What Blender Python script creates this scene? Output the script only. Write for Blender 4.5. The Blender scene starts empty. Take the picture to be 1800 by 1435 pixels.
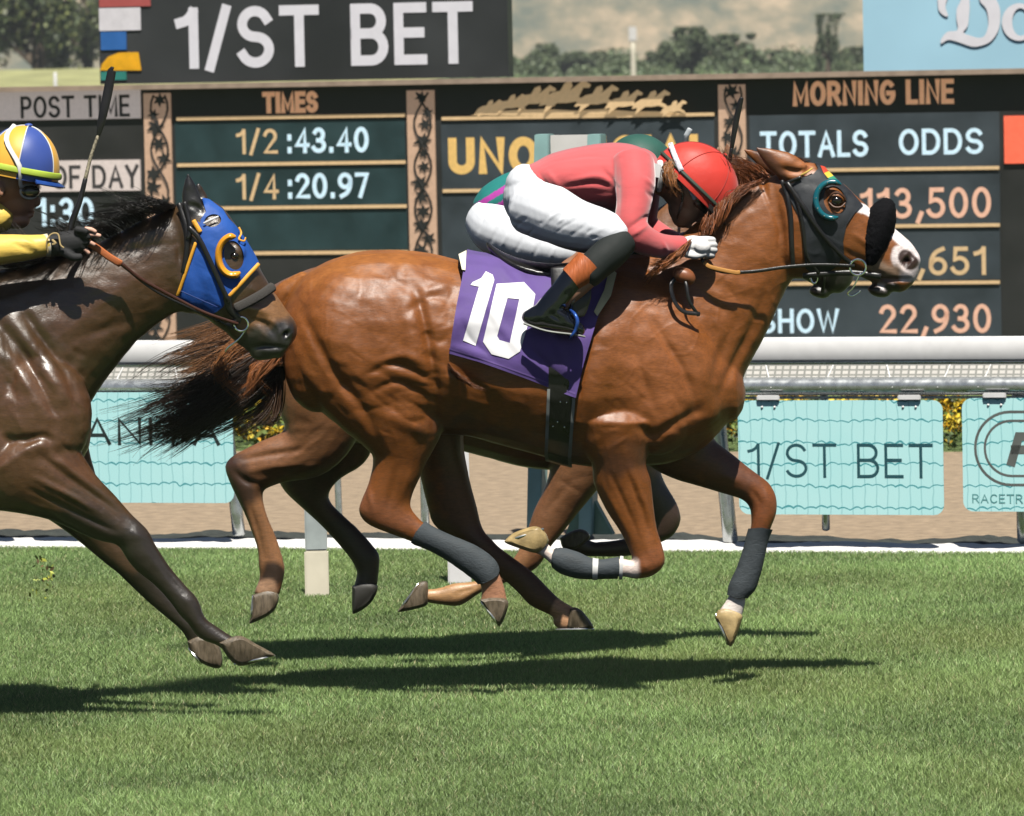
import bpy, bmesh, math, random
import numpy as np
from mathutils import Vector, Matrix, Euler
R = math.radians
random.seed(7); np.random.seed(7)
SC = bpy.context.scene
COL = SC.collection
# ------------------------------------------------------------------ camera
CAMLOC = Vector((0, -20, 2.30))
ROLL = -1.15
CM = Matrix.Rotation(R(90 - 3.62), 3, 'X') @ Matrix.Rotation(R(ROLL), 3, 'Z')
cd = bpy.data.cameras.new('camera'); cam = bpy.data.objects.new('camera', cd); COL.objects.link(cam)
cam.matrix_world = Matrix.Translation(CAMLOC) @ CM.to_4x4()
cd.lens = 200; cd.sensor_width = 36; cd.clip_start = .5; cd.clip_end = 6000
cd.dof.use_dof = True; cd.dof.focus_distance = 20.0; cd.dof.aperture_fstop = 11
SC.camera = cam
# ------------------------------------------------------------------ light
SUNDIR = Vector((-.07, .44, -.895)).normalized()
sd = bpy.data.lights.new('sun', 'SUN'); sd.energy = 5.0; sd.angle = R(.6); sd.color = (1, .96, .88)
sun = bpy.data.objects.new('sun', sd); COL.objects.link(sun)
sun.rotation_euler = SUNDIR.to_track_quat('-Z', 'Y').to_euler(); sun.location = (0, 0, 10)
W = bpy.data.worlds.new('World'); SC.world = W; W.use_nodes = True
wn = W.node_tree; bg = wn.nodes['Background']
sky = wn.nodes.new('ShaderNodeTexSky'); sky.sky_type = 'NISHITA'; sky.sun_disc = False
sky.sun_elevation = math.asin(-SUNDIR.z); sky.sun_rotation = math.atan2(-SUNDIR.x, -SUNDIR.y)
sky.dust_density = .8
wn.links.new(sky.outputs[0], bg.inputs[0]); bg.inputs[1].default_value = .036
SC.view_settings.view_transform = 'Standard'; SC.view_settings.look = 'None'
SC.view_settings.exposure = .42; SC.view_settings.gamma = 1
SC.cycles.max_bounces = 6; SC.cycles.diffuse_bounces = 0
# ------------------------------------------------------------------ mapping (photo pixel -> point at a given depth)
FP = 10000.0
_CM = np.array(CM)
def P(px, py, Y=0.0):
    d = _CM @ np.array([(px-900)/FP, -(py-717.5)/FP, -1.0])
    t = (Y + 20) / d[1]
    return np.array([d[0]*t, Y, 2.30 + d[2]*t])
def PN(co):
    "world points (n,3) -> pixel (n,2)"
    q = (co - np.array(CAMLOC)) @ _CM
    return np.stack([900 + FP*q[:, 0]/-q[:, 2], 717.5 - FP*q[:, 1]/-q[:, 2]], 1)
def SP(Y): return (20 + Y)/FP      # metres per pixel
class Plane:
    def __init__(s, Y, t=.3):
        a = math.atan(t); s.O = np.array([0, Y, 0.]); s.U = np.array([math.cos(a), -math.sin(a), 0]); s.N = np.array([-math.sin(a), -math.cos(a), 0])
    def uv(s, px, py, off=0.):
        d = _CM @ np.array([(px-900)/FP, -(py-717.5)/FP, -1.0]); o = np.array(CAMLOC)
        t = ((s.O + s.N*off - o) @ s.N) / (d @ s.N); p = o + d*t - s.O
        return p @ s.U, p[2]
    def w(s, u, v, off=0.): return s.O + s.U*u + s.N*off + np.array([0, 0, v])
BD = Plane(22.0); RL = Plane(5.9)
# ------------------------------------------------------------------ scene helpers
def tag(o, label=None, cat=None, group=None, kind=None):
    if label: o['label'] = label
    if cat: o['category'] = cat
    if group: o['group'] = group
    if kind: o['kind'] = kind
    return o
def empty(name, loc, label=None, cat=None, group=None):
    o = bpy.data.objects.new(name, None); COL.objects.link(o); o.location = loc; o.empty_display_size = .1
    return tag(o, label, cat, group)
def link(name, me, mat=None, parent=None, smooth=True, sharp=40):
    o = bpy.data.objects.new(name, me); COL.objects.link(o)
    if mat:
        for m in (mat if isinstance(mat, (list, tuple)) else [mat]): me.materials.append(m)
    if smooth and len(me.polygons):
        me.shade_smooth()
        if sharp: me.set_sharp_from_angle(angle=R(sharp))
    if parent is not None:
        o.parent = parent; o.matrix_parent_inverse = Matrix.Translation(parent.location).inverted() if parent.parent is None else Matrix.Translation(parent.parent.location).inverted() @ Matrix.Identity(4)
    return o
def kid(o, parent):
    bpy.context.view_layer.update()
    o.parent = parent; o.matrix_parent_inverse = parent.matrix_world.inverted(); return o
def fix_parent(o, parent):
    return kid(o, parent)
def mesh(V, F, name='m'):
    me = bpy.data.meshes.new(name); me.from_pydata([tuple(v) for v in V], [], F); me.update(); return me
class MB:
    def __init__(s): s.V = []; s.F = []; s.M = []
    def add(s, V, F, m=0):
        b = len(s.V); s.V += [tuple(v) for v in V]; s.F += [tuple(i+b for i in f) for f in F]; s.M += [m]*len(F)
    def box(s, c, U, V_, W_, m=0):
        "centre + three half vectors"
        c, U, V_, W_ = map(np.array, (c, U, V_, W_)); pts = [c+a*U+b*V_+d*W_ for a in (-1, 1) for b in (-1, 1) for d in (-1, 1)]
        s.add(pts, [(0, 1, 3, 2), (4, 6, 7, 5), (0, 4, 5, 1), (2, 3, 7, 6), (0, 2, 6, 4), (1, 5, 7, 3)], m)
    def prism(s, pts, dv, m=0):
        "closed polygon (list of 3D) extruded by dv"
        n = len(pts); dv = np.array(dv); a = [np.array(p) for p in pts]
        s.add(a + [p+dv for p in a], [tuple(range(n)), tuple(range(2*n-1, n-1, -1))] + [(i, i+n, (i+1) % n+n, (i+1) % n) for i in range(n)], m)
    def build(s, name, mat, parent=None, smooth=False, bevel=0, recalc=True):
        me = mesh(s.V, s.F)
        if any(s.M): me.polygons.foreach_set('material_index', s.M)
        bm = bmesh.new(); bm.from_mesh(me)
        if recalc: bmesh.ops.recalc_face_normals(bm, faces=bm.faces)
        if bevel: bmesh.ops.bevel(bm, geom=bm.edges[:], offset=bevel, segments=2, affect='EDGES', clamp_overlap=True)
        bm.to_mesh(me); bm.free()
        return link(name, me, mat, parent, smooth=smooth or bevel > 0)
def catmull(A, k):
    A = np.asarray(A, float); n = len(A)
    if n < 3 or k <= 1: 
        return A if k <= 1 else np.array([A[i]*(1-t)+A[i+1]*t for i in range(n-1) for t in np.arange(k)/k] + [A[-1]])
    E = np.vstack([2*A[0]-A[1], A, 2*A[-1]-A[-2]]); out = []
    for i in range(1, n):
        p0, p1, p2, p3 = E[i-1], E[i], E[i+1], E[i+2]
        for t in np.arange(k)/k:
            out.append(.5*((2*p1)+(-p0+p2)*t+(2*p0-5*p1+4*p2-p3)*t*t+(-p0+3*p1-3*p2+p3)*t**3))
    out.append(A[-1]); return np.array(out)
def rings_mesh(C, U, V_, n=24, cap=True, sq=1.0):
    "rings with centres C, semi-axis vectors U, V_ -> V,F closed"
    a = np.arange(n)*2*np.pi/n; ca, sa = np.cos(a), np.sin(a)
    if sq != 1.0: ca = np.sign(ca)*abs(ca)**sq; sa = np.sign(sa)*abs(sa)**sq
    m = len(C); V = (C[:, None]+U[:, None]*ca[None, :, None]+V_[:, None]*sa[None, :, None]).reshape(-1, 3)
    F = [(i*n+j, i*n+(j+1) % n, (i+1)*n+(j+1) % n, (i+1)*n+j) for i in range(m-1) for j in range(n)]
    V = list(V)
    if cap:
        for i, s in ((0, 1), (m-1, -1)):
            # rounded cap: shrink ring outward
            nxt = C[1] if i == 0 else C[-2]; ax = C[i]-nxt; L = np.linalg.norm(ax)+1e-9; ax = ax/L
            r = min(np.linalg.norm(U[i]), np.linalg.norm(V_[i]))
            base = i*n; prev = base
            for f, h in ((.8, .35), (.45, .6)):
                b = len(V)
                for j in range(n): V.append(C[i]+ax*r*h*.8+U[i]*ca[j]*f+V_[i]*sa[j]*f)
                for j in range(n):
                    q = (prev+j, b+j, b+(j+1) % n, prev+(j+1) % n); F.append(q if s > 0 else q[::-1])
                prev = b
            b = len(V); V.append(C[i]+ax*r*.7*.8)
            for j in range(n):
                q = (prev+j, b, prev+(j+1) % n); F.append(q if s > 0 else q[::-1])
    return V, F
def loft(mb, st, Y=0., k=4, n=24, sq=1.0, m=0, cap=True):
    "stations (ax,ay,bx,by,halfwidth[,Y]) traced edges in the photo, with real thickness"
    S = np.array([(s+(Y,))[:6] if len(s) < 6 else s[:6] for s in [tuple(x) for x in st]], float)
    S[:, 5] = [s[5] if len(s) > 5 else Y for s in st]
    S = catmull(S, k)
    A = np.array([P(s[0], s[1], s[5]) for s in S]); B = np.array([P(s[2], s[3], s[5]) for s in S])
    C = (A+B)/2; U = (A-B)/2; V_ = np.zeros_like(C); V_[:, 1] = np.maximum(S[:, 4], .004)
    V, F = rings_mesh(C, U, V_, n, cap, sq); mb.add(V, F, m)
def tube(mb, st, k=4, n=14, ry=1.0, m=0, cap=True, world=False, flat=False):
    "(px,py,Y,r) chain"
    S = catmull(np.array(st, float), k)
    C = S[:, :3].copy() if world else np.array([P(*s[:3]) for s in S]); r = np.maximum(S[:, 3], .0004)
    T = np.gradient(C, axis=0); T /= (np.linalg.norm(T, axis=1)[:, None]+1e-9)
    up = np.array([0, 1., 0]); Us = []; Vs = []
    if abs(T[0] @ up) > .9: up = np.array([0, 0, 1.])
    for t in T:
        v = up-t*(up @ t); v /= np.linalg.norm(v)+1e-9; up = v; u = np.cross(v, t); Us.append(u); Vs.append(v)
    V, F = rings_mesh(C, np.array(Us)*r[:, None], np.array(Vs)*r[:, None]*ry, n, cap and not flat)
    if flat: F = F+[tuple(range(n))[::-1], tuple(range((len(C)-1)*n, len(C)*n))]
    mb.add(V, F, m)
def ellipsoid(mb, c, ax, ay, az, n=24, m=0, rot=0, half=False):
    "c world, semi axes; rot about Y axis (in the picture plane)"
    V = []; F = []; h = n//2
    M = np.array(Matrix.Rotation(rot, 3, 'Y'))
    for i in range(h+1):
        th = math.pi*i/h
        for j in range(n):
            ph = 2*math.pi*j/n; V.append(np.array(c)+M @ np.array([ax*math.sin(th)*math.cos(ph), ay*math.sin(th)*math.sin(ph), az*math.cos(th)]))
    for i in range(h):
        for j in range(n): F.append((i*n+j, (i+1)*n+j, (i+1)*n+(j+1) % n, i*n+(j+1) % n))
    mb.add(V, F, m)
def remesh(mb, vox=.006, smooth=6, f=.5):
    me = mesh(mb.V, mb.F); bm = bmesh.new(); bm.from_mesh(me)
    bmesh.ops.remove_doubles(bm, verts=bm.verts, dist=1e-6); bmesh.ops.recalc_face_normals(bm, faces=bm.faces); bm.to_mesh(me); bm.free()
    o = bpy.data.objects.new('tmp', me); COL.objects.link(o)
    md = o.modifiers.new('r', 'REMESH'); md.mode = 'VOXEL'; md.voxel_size = vox
    if smooth: s = o.modifiers.new('s', 'SMOOTH'); s.iterations = smooth; s.factor = f
    dg = bpy.context.evaluated_depsgraph_get(); out = bpy.data.meshes.new_from_object(o.evaluated_get(dg))
    bpy.data.objects.remove(o); bpy.data.meshes.remove(me); return out
def getco(me):
    a = np.empty(len(me.vertices)*3); me.vertices.foreach_get('co', a); return a.reshape(-1, 3)
def getno(me):
    a = np.empty(len(me.vertices)*3); me.vertices.foreach_get('normal', a); return a.reshape(-1, 3)
def setco(me, c): me.vertices.foreach_set('co', c.reshape(-1)); me.update()
def pdist(px, pts):
    "distance of pixel points to polyline"
    pts = np.array(pts, float)
    if len(pts) == 1: return np.linalg.norm(px-pts[0], axis=1)
    if len(pts) > 2: pts = catmull(pts, 5)
    d = np.full(len(px), 1e9)
    for a, b in zip(pts[:-1], pts[1:]):
        ab = b-a; t = np.clip(((px-a) @ ab)/(ab @ ab+1e-9), 0, 1); d = np.minimum(d, np.linalg.norm(px-(a+t[:, None]*ab), axis=1))
    return d
def pfade(px, pts):
    "like pdist, with a weight that fades towards both ends of the line"
    pts = np.array(pts, float)
    if len(pts) > 2: pts = catmull(pts, 5)
    d = np.full(len(px), 1e9); w = np.ones(len(px)); n = len(pts)-1
    if n < 1: return np.linalg.norm(px-pts[0], axis=1), w
    for i, (a, b) in enumerate(zip(pts[:-1], pts[1:])):
        ab = b-a; t = np.clip(((px-a) @ ab)/(ab @ ab+1e-9), 0, 1); q = np.linalg.norm(px-(a+t[:, None]*ab), axis=1); k = q < d
        d[k] = q[k]; w[k] = np.sin(np.pi*np.clip((i+t[k])/n*.86+.07, 0, 1))
    return d, w
def sculpt(me, strokes, ycut=.0):
    "strokes (pts, sigma_px, depth_m[, ymax]) push the near side along its normal"
    co = getco(me); no = getno(me); px = PN(co); D = np.zeros(len(co))
    for s in strokes:
        dd, ww = pfade(px, s[0]); w = np.exp(-(dd/s[1])**2)*ww*s[2]; ym = s[3] if len(s) > 3 else ycut
        D += w*np.clip(.5-(co[:, 1]-ym)/.04, 0, 1)*np.clip(-no[:, 1]*2+.2, 0, 1)
    setco(me, co+no*D[:, None])
def vnoise(co, s, seed=0):
    "cheap smooth noise from sums of rotated sines"
    rs = np.random.RandomState(seed); v = np.zeros(len(co))
    for i in range(7):
        d = rs.normal(size=3); d /= np.linalg.norm(d); v += np.sin(co @ d*s*rs.uniform(.6, 1.7)+rs.uniform(0, 6.3)+1.2*np.sin(co @ rs.normal(size=3)*s*.5))
    return v/7
def inpoly(px, poly):
    x, y = px[:, 0], px[:, 1]; c = np.zeros(len(px), bool); n = len(poly); j = n-1
    for i in range(n):
        xi, yi = poly[i]; xj, yj = poly[j]
        if yi != yj: c ^= ((yi > y) != (yj > y)) & (x < (xj-xi)*(y-yi)/(yj-yi)+xi)
        j = i
    return c
def paint(me, base, items):
    "vertex colour = coat pattern plus painted shade and light; items (pts, radius_px, colour, soft_px[, ymin, ymax])"
    co = getco(me); px = PN(co); C = np.tile(np.array(base+(1,), float), (len(co), 1))
    for it in items:
        d = pdist(px, it[0])+vnoise(co, 60)*it[3]*.8; w = np.clip(1-(d-it[1])/max(it[3], .1), 0, 1)
        if len(it) > 5: w = w*((co[:, 1] > it[4]) & (co[:, 1] < it[5]))
        C[:, :3] = C[:, :3]*(1-w[:, None])+np.array(it[2])*w[:, None]
    at = me.color_attributes.new('coat', 'FLOAT_COLOR', 'POINT'); at.data.foreach_set('color', C.reshape(-1).astype(np.float32))
def shell(src, name, poly, off, mat, parent, y0=-1., y1=1., holes=(), wr=0., wrs=30, seed=1, smooth_pts=0, crop=60, hol=None):
    "a fitted piece of cloth or leather: the body's own form grown by off, cut to the outline"
    me = src.data if hasattr(src, 'data') else src
    co = getco(me); no = getno(me); px = PN(co)
    me2 = me.copy(); c2 = co+no*off
    if wr: c2 = c2+no*(vnoise(co*np.array([1, .5, .35]), wrs, seed)[:, None]*wr)
    setco(me2, c2)
    # crop far faces to keep the boolean quick (leaves closed volume by bisect planes)
    poly = [tuple(map(float, p)) for p in poly]
    if smooth_pts: poly = [tuple(p) for p in catmull(np.array(poly+[poly[0]]), smooth_pts)[:-1]]
    xs = [p[0] for p in poly]; ys = [p[1] for p in poly]
    bm = bmesh.new(); bm.from_mesh(me2)
    A = P(min(xs)-crop/3, min(ys)-crop/3, 0); B = P(max(xs)+crop/3, max(ys)+crop/3, 0)
    for pco, nn in (((A[0], 0, 0), (-1, 0, 0)), ((B[0], 0, 0), (1, 0, 0)), ((0, 0, A[2]), (0, 0, 1)), ((0, 0, B[2]), (0, 0, -1)), ((0, y0-.02, 0), (0, -1, 0)), ((0, y1+.02, 0), (0, 1, 0))):
        r = bmesh.ops.bisect_plane(bm, geom=bm.verts[:]+bm.edges[:]+bm.faces[:], plane_co=pco, plane_no=nn, clear_outer=True)
        ed = [e for e in r['geom_cut'] if isinstance(e, bmesh.types.BMEdge)]
        if ed: bmesh.ops.holes_fill(bm, edges=[e for e in ed if e.is_valid and len(e.link_faces) == 1])
    bm.to_mesh(me2); bm.free()
    o = bpy.data.objects.new(name, me2); COL.objects.link(o); tmp = []
    def pr(pl, a, b):
        n = len(pl); V = [P(x, y, a) for x, y in pl]+[P(x, y, b) for x, y in pl]
        F = [tuple(range(n)), tuple(range(2*n-1, n-1, -1))]+[(i, i+n, (i+1) % n+n, (i+1) % n) for i in range(n)]
        m = mesh(V, F); bb = bmesh.new(); bb.from_mesh(m); bmesh.ops.recalc_face_normals(bb, faces=bb.faces); bmesh.ops.triangulate(bb, faces=[f for f in bb.faces if len(f.verts) > 4]); bb.to_mesh(m); bb.free()
        c = bpy.data.objects.new('tmpc', m); COL.objects.link(c); tmp.append(c); return c
    md = o.modifiers.new('i', 'BOOLEAN'); md.operation = 'INTERSECT'; md.object = pr(poly, y0, y1); md.solver = 'EXACT'
    for h in holes:
        md = o.modifiers.new('d', 'BOOLEAN'); md.operation = 'DIFFERENCE'; md.object = pr(h, y0-.1, y1+.1); md.solver = 'EXACT'
    dg = bpy.context.evaluated_depsgraph_get(); out = bpy.data.meshes.new_from_object(o.evaluated_get(dg))
    for c in tmp+[o]: bpy.data.objects.remove(c)
    out.materials.clear()
    for a in list(out.color_attributes): out.color_attributes.remove(a)
    if len(out.polygons) == 0: print('EMPTY SHELL', name)
    # drop the buried faces of the plug
    return link(name, out, mat, parent, smooth=True, sharp=50)
def circ(cx, cy, rx, ry=None, n=28, a0=0, a1=360, rot=0):
    ry = ry or rx; o = []
    full = (a1-a0) >= 360
    for i in range(n if full else n+1):
        a = R(a0+(a1-a0)*i/n); x, y = rx*math.cos(a), ry*math.sin(a); c, s = math.cos(R(rot)), math.sin(R(rot)); o.append((cx+x*c-y*s, cy+x*s+y*c))
    return o
def hair(name, bundles, mat, parent, steps=12, rad=.0012, seed=3):
    "bundles: (root_poly, mid_poly, tip_poly, n, Y, Yspread, col, jitter_px) strands as thin three-sided tubes"
    rs = np.random.RandomState(seed); V = []; F = []; CC = []
    def at(poly, s):
        poly = np.array(poly, float); n = len(poly)-1
        if n == 0: return poly[0]
        x = min(s*n, n-1e-6); i = int(x); return poly[i]*(1-x+i)+poly[i+1]*(x-i)
    for (ro, mi, ti, n, Y, Ys, col, jit) in bundles:
        ncl = max(3, n//16); CS = rs.rand(ncl); CM = rs.normal(size=(ncl, 2))*jit*.45; CT = rs.normal(size=(ncl, 2))*jit*1.0; CF = rs.uniform(.68, 1.05, ncl); CC_ = rs.uniform(.6, 1.4, ncl)
        for k in range(n):
            ci = rs.randint(ncl); loose = rs.rand() < .12; s = np.clip(CS[ci]+rs.normal()*.05, 0, 1); clump = rs.normal(size=2)*jit*.3
            a = at(ro, s)+rs.normal(size=2)*2; s2 = np.clip(s+rs.normal()*.03, 0, 1); b = at(mi, s2)+rs.normal(size=2)*jit*(.5 if loose else .22)+CM[ci]
            s3 = np.clip(CS[ci]+rs.normal()*(.1 if loose else .012), 0, 1); c = at(ti, s3)+rs.normal(size=2)*jit*(1. if loose else .16)+CT[ci]
            f = CF[ci]*rs.uniform(.82, 1.0)
            y0 = Y+rs.normal()*Ys*.4; y1 = Y+rs.normal()*Ys; y2 = y1+rs.normal()*Ys*.6
            T = np.linspace(0, f, steps); ph = rs.uniform(0, 6.3); am = jit*.12*rs.rand()
            # quadratic through the middle point
            ctl = 2*b-.5*(a+c); Q = ((1-T)**2)[:, None]*a+(2*T*(1-T))[:, None]*ctl+(T**2)[:, None]*c
            Q[:, 1] += am*np.sin(T*9+ph); Q[:, 0] += am*np.sin(T*7+ph*2)
            YY = (1-T)*y0+T*y1*(1-T)*2+T*T*y2
            W3 = np.array([P(q[0], q[1], y) for q, y in zip(Q, YY)])
            r = rad*rs.uniform(.7, 1.4)*(1-.75*np.linspace(0, 1, steps)**2); cc = np.array(col)*rs.uniform(.75, 1.3)*CC_[ci]
            base = len(V)
            for i in range(steps):
                for dx, dy, dz in ((.9, -.3, .5), (-.9, -.3, .5), (0, .8, -.9)): V.append(W3[i]+np.array([dx, dy, dz])*r[i])
                CC += [tuple(cc)+(1,)]*3
            for i in range(steps-1):
                for j in range(3): F.append((base+i*3+j, base+i*3+(j+1) % 3, base+(i+1)*3+(j+1) % 3, base+(i+1)*3+j))
    me = mesh(V, F); at_ = me.color_attributes.new('coat', 'FLOAT_COLOR', 'POINT'); at_.data.foreach_set('color', np.array(CC, np.float32).reshape(-1))
    return link(name, me, mat, parent, sharp=0)
# ------------------------------------------------------------------ materials
def nn(nt, t, **k):
    n = nt.nodes.new(t)
    for a, b in k.items(): setattr(n, a, b)
    return n
def lampmat(name, col, em):
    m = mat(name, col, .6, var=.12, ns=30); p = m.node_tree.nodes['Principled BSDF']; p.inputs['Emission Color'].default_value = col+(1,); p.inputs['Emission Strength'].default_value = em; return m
def mat(name, col, rough=.6, metal=0., spec=.5, var=.15, ns=12., bump=.0, bs=60., sheen=0., coat=0., attr=False, streak=None, trans=0.):
    m = bpy.data.materials.new(name); m.use_nodes = True; nt = m.node_tree; p = nt.nodes['Principled BSDF']
    p.inputs['Roughness'].default_value = rough; p.inputs['Metallic'].default_value = metal; p.inputs['Specular IOR Level'].default_value = spec
    p.inputs['Sheen Weight'].default_value = sheen; p.inputs['Coat Weight'].default_value = coat; p.inputs['Coat Roughness'].default_value = .25
    tc = nn(nt, 'ShaderNodeTexCoord'); mp = nn(nt, 'ShaderNodeMapping'); nt.links.new(tc.outputs['Object'], mp.inputs[0])
    if streak: mp.inputs['Scale'].default_value = streak
    nz = nn(nt, 'ShaderNodeTexNoise'); nz.inputs['Scale'].default_value = ns; nz.inputs['Detail'].default_value = 6; nt.links.new(mp.outputs[0], nz.inputs['Vector'])
    mr = nn(nt, 'ShaderNodeMapRange'); mr.inputs[1].default_value = .3; mr.inputs[2].default_value = .7; mr.inputs[3].default_value = 1-var; mr.inputs[4].default_value = 1+var
    nt.links.new(nz.outputs[0], mr.inputs[0])
    mx = nn(nt, 'ShaderNodeVectorMath', operation='SCALE'); nt.links.new(mr.outputs[0], mx.inputs[3])
    if attr:
        a = nn(nt, 'ShaderNodeAttribute', attribute_name='coat'); nt.links.new(a.outputs[0], mx.inputs[0])
    else: mx.inputs[0].default_value = col[:3]
    nt.links.new(mx.outputs[0], p.inputs['Base Color'])
    r2 = nn(nt, 'ShaderNodeMapRange'); r2.inputs[1].default_value = .3; r2.inputs[2].default_value = .7; r2.inputs[3].default_value = max(rough-.08, .02); r2.inputs[4].default_value = min(rough+.08, 1)
    nt.links.new(nz.outputs[0], r2.inputs[0]); nt.links.new(r2.outputs[0], p.inputs['Roughness'])
    if bump:
        n2 = nn(nt, 'ShaderNodeTexNoise'); n2.inputs['Scale'].default_value = bs; n2.inputs['Detail'].default_value = 5; nt.links.new(mp.outputs[0], n2.inputs['Vector'])
        b = nn(nt, 'ShaderNodeBump'); b.inputs['Strength'].default_value = 1; b.inputs['Distance'].default_value = bump; nt.links.new(n2.outputs[0], b.inputs['Height']); nt.links.new(b.outputs[0], p.inputs['Normal'])
    return m
# ================================================================== SETTING
M_soil = mat('turf_soil', (.10, .16, .045), .9, bump=.01, bs=40)
M_dirt = mat('track_dirt', (.30, .225, .15), .95, var=.22, ns=14, bump=.02, bs=25)
M_green = mat('infield_green', (.13, .19, .06), .95, var=.3, ns=.4)
M_white = mat('white_paint', (.80, .79, .78), .35, var=.04, ns=20)
M_cream = mat('cream_paint', (.78, .72, .56), .5, var=.06)
M_steel = mat('galvanised_steel', (.55, .57, .57), .28, metal=.75, var=.12, ns=30)
M_dark = mat('rail_shade', (.035, .04, .035), .8, var=.3, ns=20, bump=.01, bs=40)
M_teal = mat('teal_paint', (.32, .52, .50), .5, var=.12, ns=8)
M_black = mat('black_board', (.022, .022, .021), .55, var=.25, ns=3)

def sheet(name, x0, x1, y0, y1, z, m, nx=1, ny=1, disp=None):
    xs = np.linspace(x0, x1, nx+1); ys = np.linspace(y0, y1, ny+1); V = [(x, y, z+(disp(x, y) if disp else 0)) for y in ys for x in xs]
    F = [(j*(nx+1)+i, j*(nx+1)+i+1, (j+1)*(nx+1)+i+1, (j+1)*(nx+1)+i) for j in range(ny) for i in range(nx)]
    o = link(name, mesh(V, F), m, smooth=disp is not None, sharp=0); o['kind'] = 'structure'; return o
def strip(name, o0, o1, z, m):
    "a band parallel to the rail, offsets behind it"
    V = [RL.w(u, z, -o) for u, o in ((-60, o0), (60, o0), (60, o1), (-60, o1))]
    o = link(name, mesh(V, [(0, 1, 2, 3)]), m, smooth=False); o['kind'] = 'structure'; return o
gr = link('ground', mesh([(-3000, -60, -.012), (3000, -60, -.012), (3000, 5000, -.012), (-3000, 5000, -.012)], [(0, 1, 2, 3)]), M_green, smooth=False); gr['kind'] = 'structure'
strip('turf_course', -40, .0, 0, M_soil)
strip('dirt_track', .0, 6.2, .004, M_dirt)

# grass blades
def grass():
    rs = np.random.RandomState(5); n = 1950000
    d = np.sqrt(rs.uniform(15.2**2, 26.6**2, n)); x = rs.uniform(-1, 1, n)*d*.118; y = d-20
    up = rs.rand(n) < .04; 
    # keep only blades in front of the rail line
    rel = (np.stack([x, y], 1)-RL.O[:2]) @ RL.N[:2]; k = rel > .12; x, y, d = x[k], y[k], d[k]; n = len(x)
    patch = vnoise(np.stack([x, y*.6, x*0], 1), 3.2, 4)+.6*vnoise(np.stack([x, y, x*0], 1), 9, 8)
    h = rs.uniform(.016, .040, n)*(1+.25*patch); az = rs.uniform(0, 6.283, n); w = rs.uniform(.0011, .0024, n)*(d/20)
    lean = rs.uniform(.1, .9, n)*h; la = rs.uniform(0, 6.283, n)
    dx, dy = np.cos(az)*w, np.sin(az)*w*.5
    V = np.zeros((n, 5, 3)); V[:, 0] = np.stack([x-dx, y-dy, x*0-.002], 1); V[:, 1] = np.stack([x+dx, y+dy, x*0-.002], 1)
    mx, my = x+np.cos(la)*lean*.35, y+np.sin(la)*lean*.35
    V[:, 2] = np.stack([mx+dx*.8, my+dy*.8, h*.62], 1); V[:, 3] = np.stack([mx-dx*.8, my-dy*.8, h*.62], 1)
    V[:, 4] = np.stack([x+np.cos(la)*lean, y+np.sin(la)*lean, h], 1)
    me = bpy.data.meshes.new('grass'); me.vertices.add(n*5); me.vertices.foreach_set('co', V.reshape(-1))
    idx = np.arange(n)[:, None]*5; L = np.concatenate([idx+np.array([[0, 1, 2, 3]]), idx+np.array([[3, 2, 4]])], 1).reshape(-1)
    me.loops.add(len(L)); me.loops.foreach_set('vertex_index', L.astype(np.int32))
    st = (np.arange(n)[:, None]*7+np.array([[0, 4]])).reshape(-1); me.polygons.add(n*2); me.polygons.foreach_set('loop_start', st.astype(np.int32))
    c = np.array([.30, .44, .15])*(rs.uniform(.5, 1.4, n)*(1+.40*patch))[:, None]
    dry = rs.rand(n) < .05+.14*np.clip(vnoise(np.stack([x, y, x*0], 1), 5, 33)-.2, 0, 1); c[dry] = np.array([.55, .52, .27])*rs.uniform(.7, 1.3, dry.sum())[:, None]
    yel = np.clip(vnoise(np.stack([x, y, x*0], 1), 2.2, 21), 0, 1)[:, None]; c = c*(1-yel*.5)+np.array([.36, .40, .12])*yel*.5
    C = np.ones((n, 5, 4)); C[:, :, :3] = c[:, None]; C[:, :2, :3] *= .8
    at = me.color_attributes.new('coat', 'FLOAT_COLOR', 'POINT'); at.data.foreach_set('color', C.reshape(-1).astype(np.float32)); me.update(calc_edges=True)
    m = bpy.data.materials.new('grass_blade'); m.use_nodes = True; nt = m.node_tree; p = nt.nodes['Principled BSDF']; a = nn(nt, 'ShaderNodeAttribute', attribute_name='coat')
    nt.links.new(a.outputs[0], p.inputs['Base Color']); p.inputs['Roughness'].default_value = .5
    t = nn(nt, 'ShaderNodeBsdfTranslucent'); nt.links.new(a.outputs[0], t.inputs[0]); mxs = nn(nt, 'ShaderNodeMixShader'); mxs.inputs[0].default_value = .42
    nt.links.new(p.outputs[0], mxs.inputs[1]); nt.links.new(t.outputs[0], mxs.inputs[2]); nt.links.new(mxs.outputs[0], nt.nodes['Material Output'].inputs[0])
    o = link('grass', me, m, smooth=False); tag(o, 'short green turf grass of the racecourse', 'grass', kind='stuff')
grass()

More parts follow.
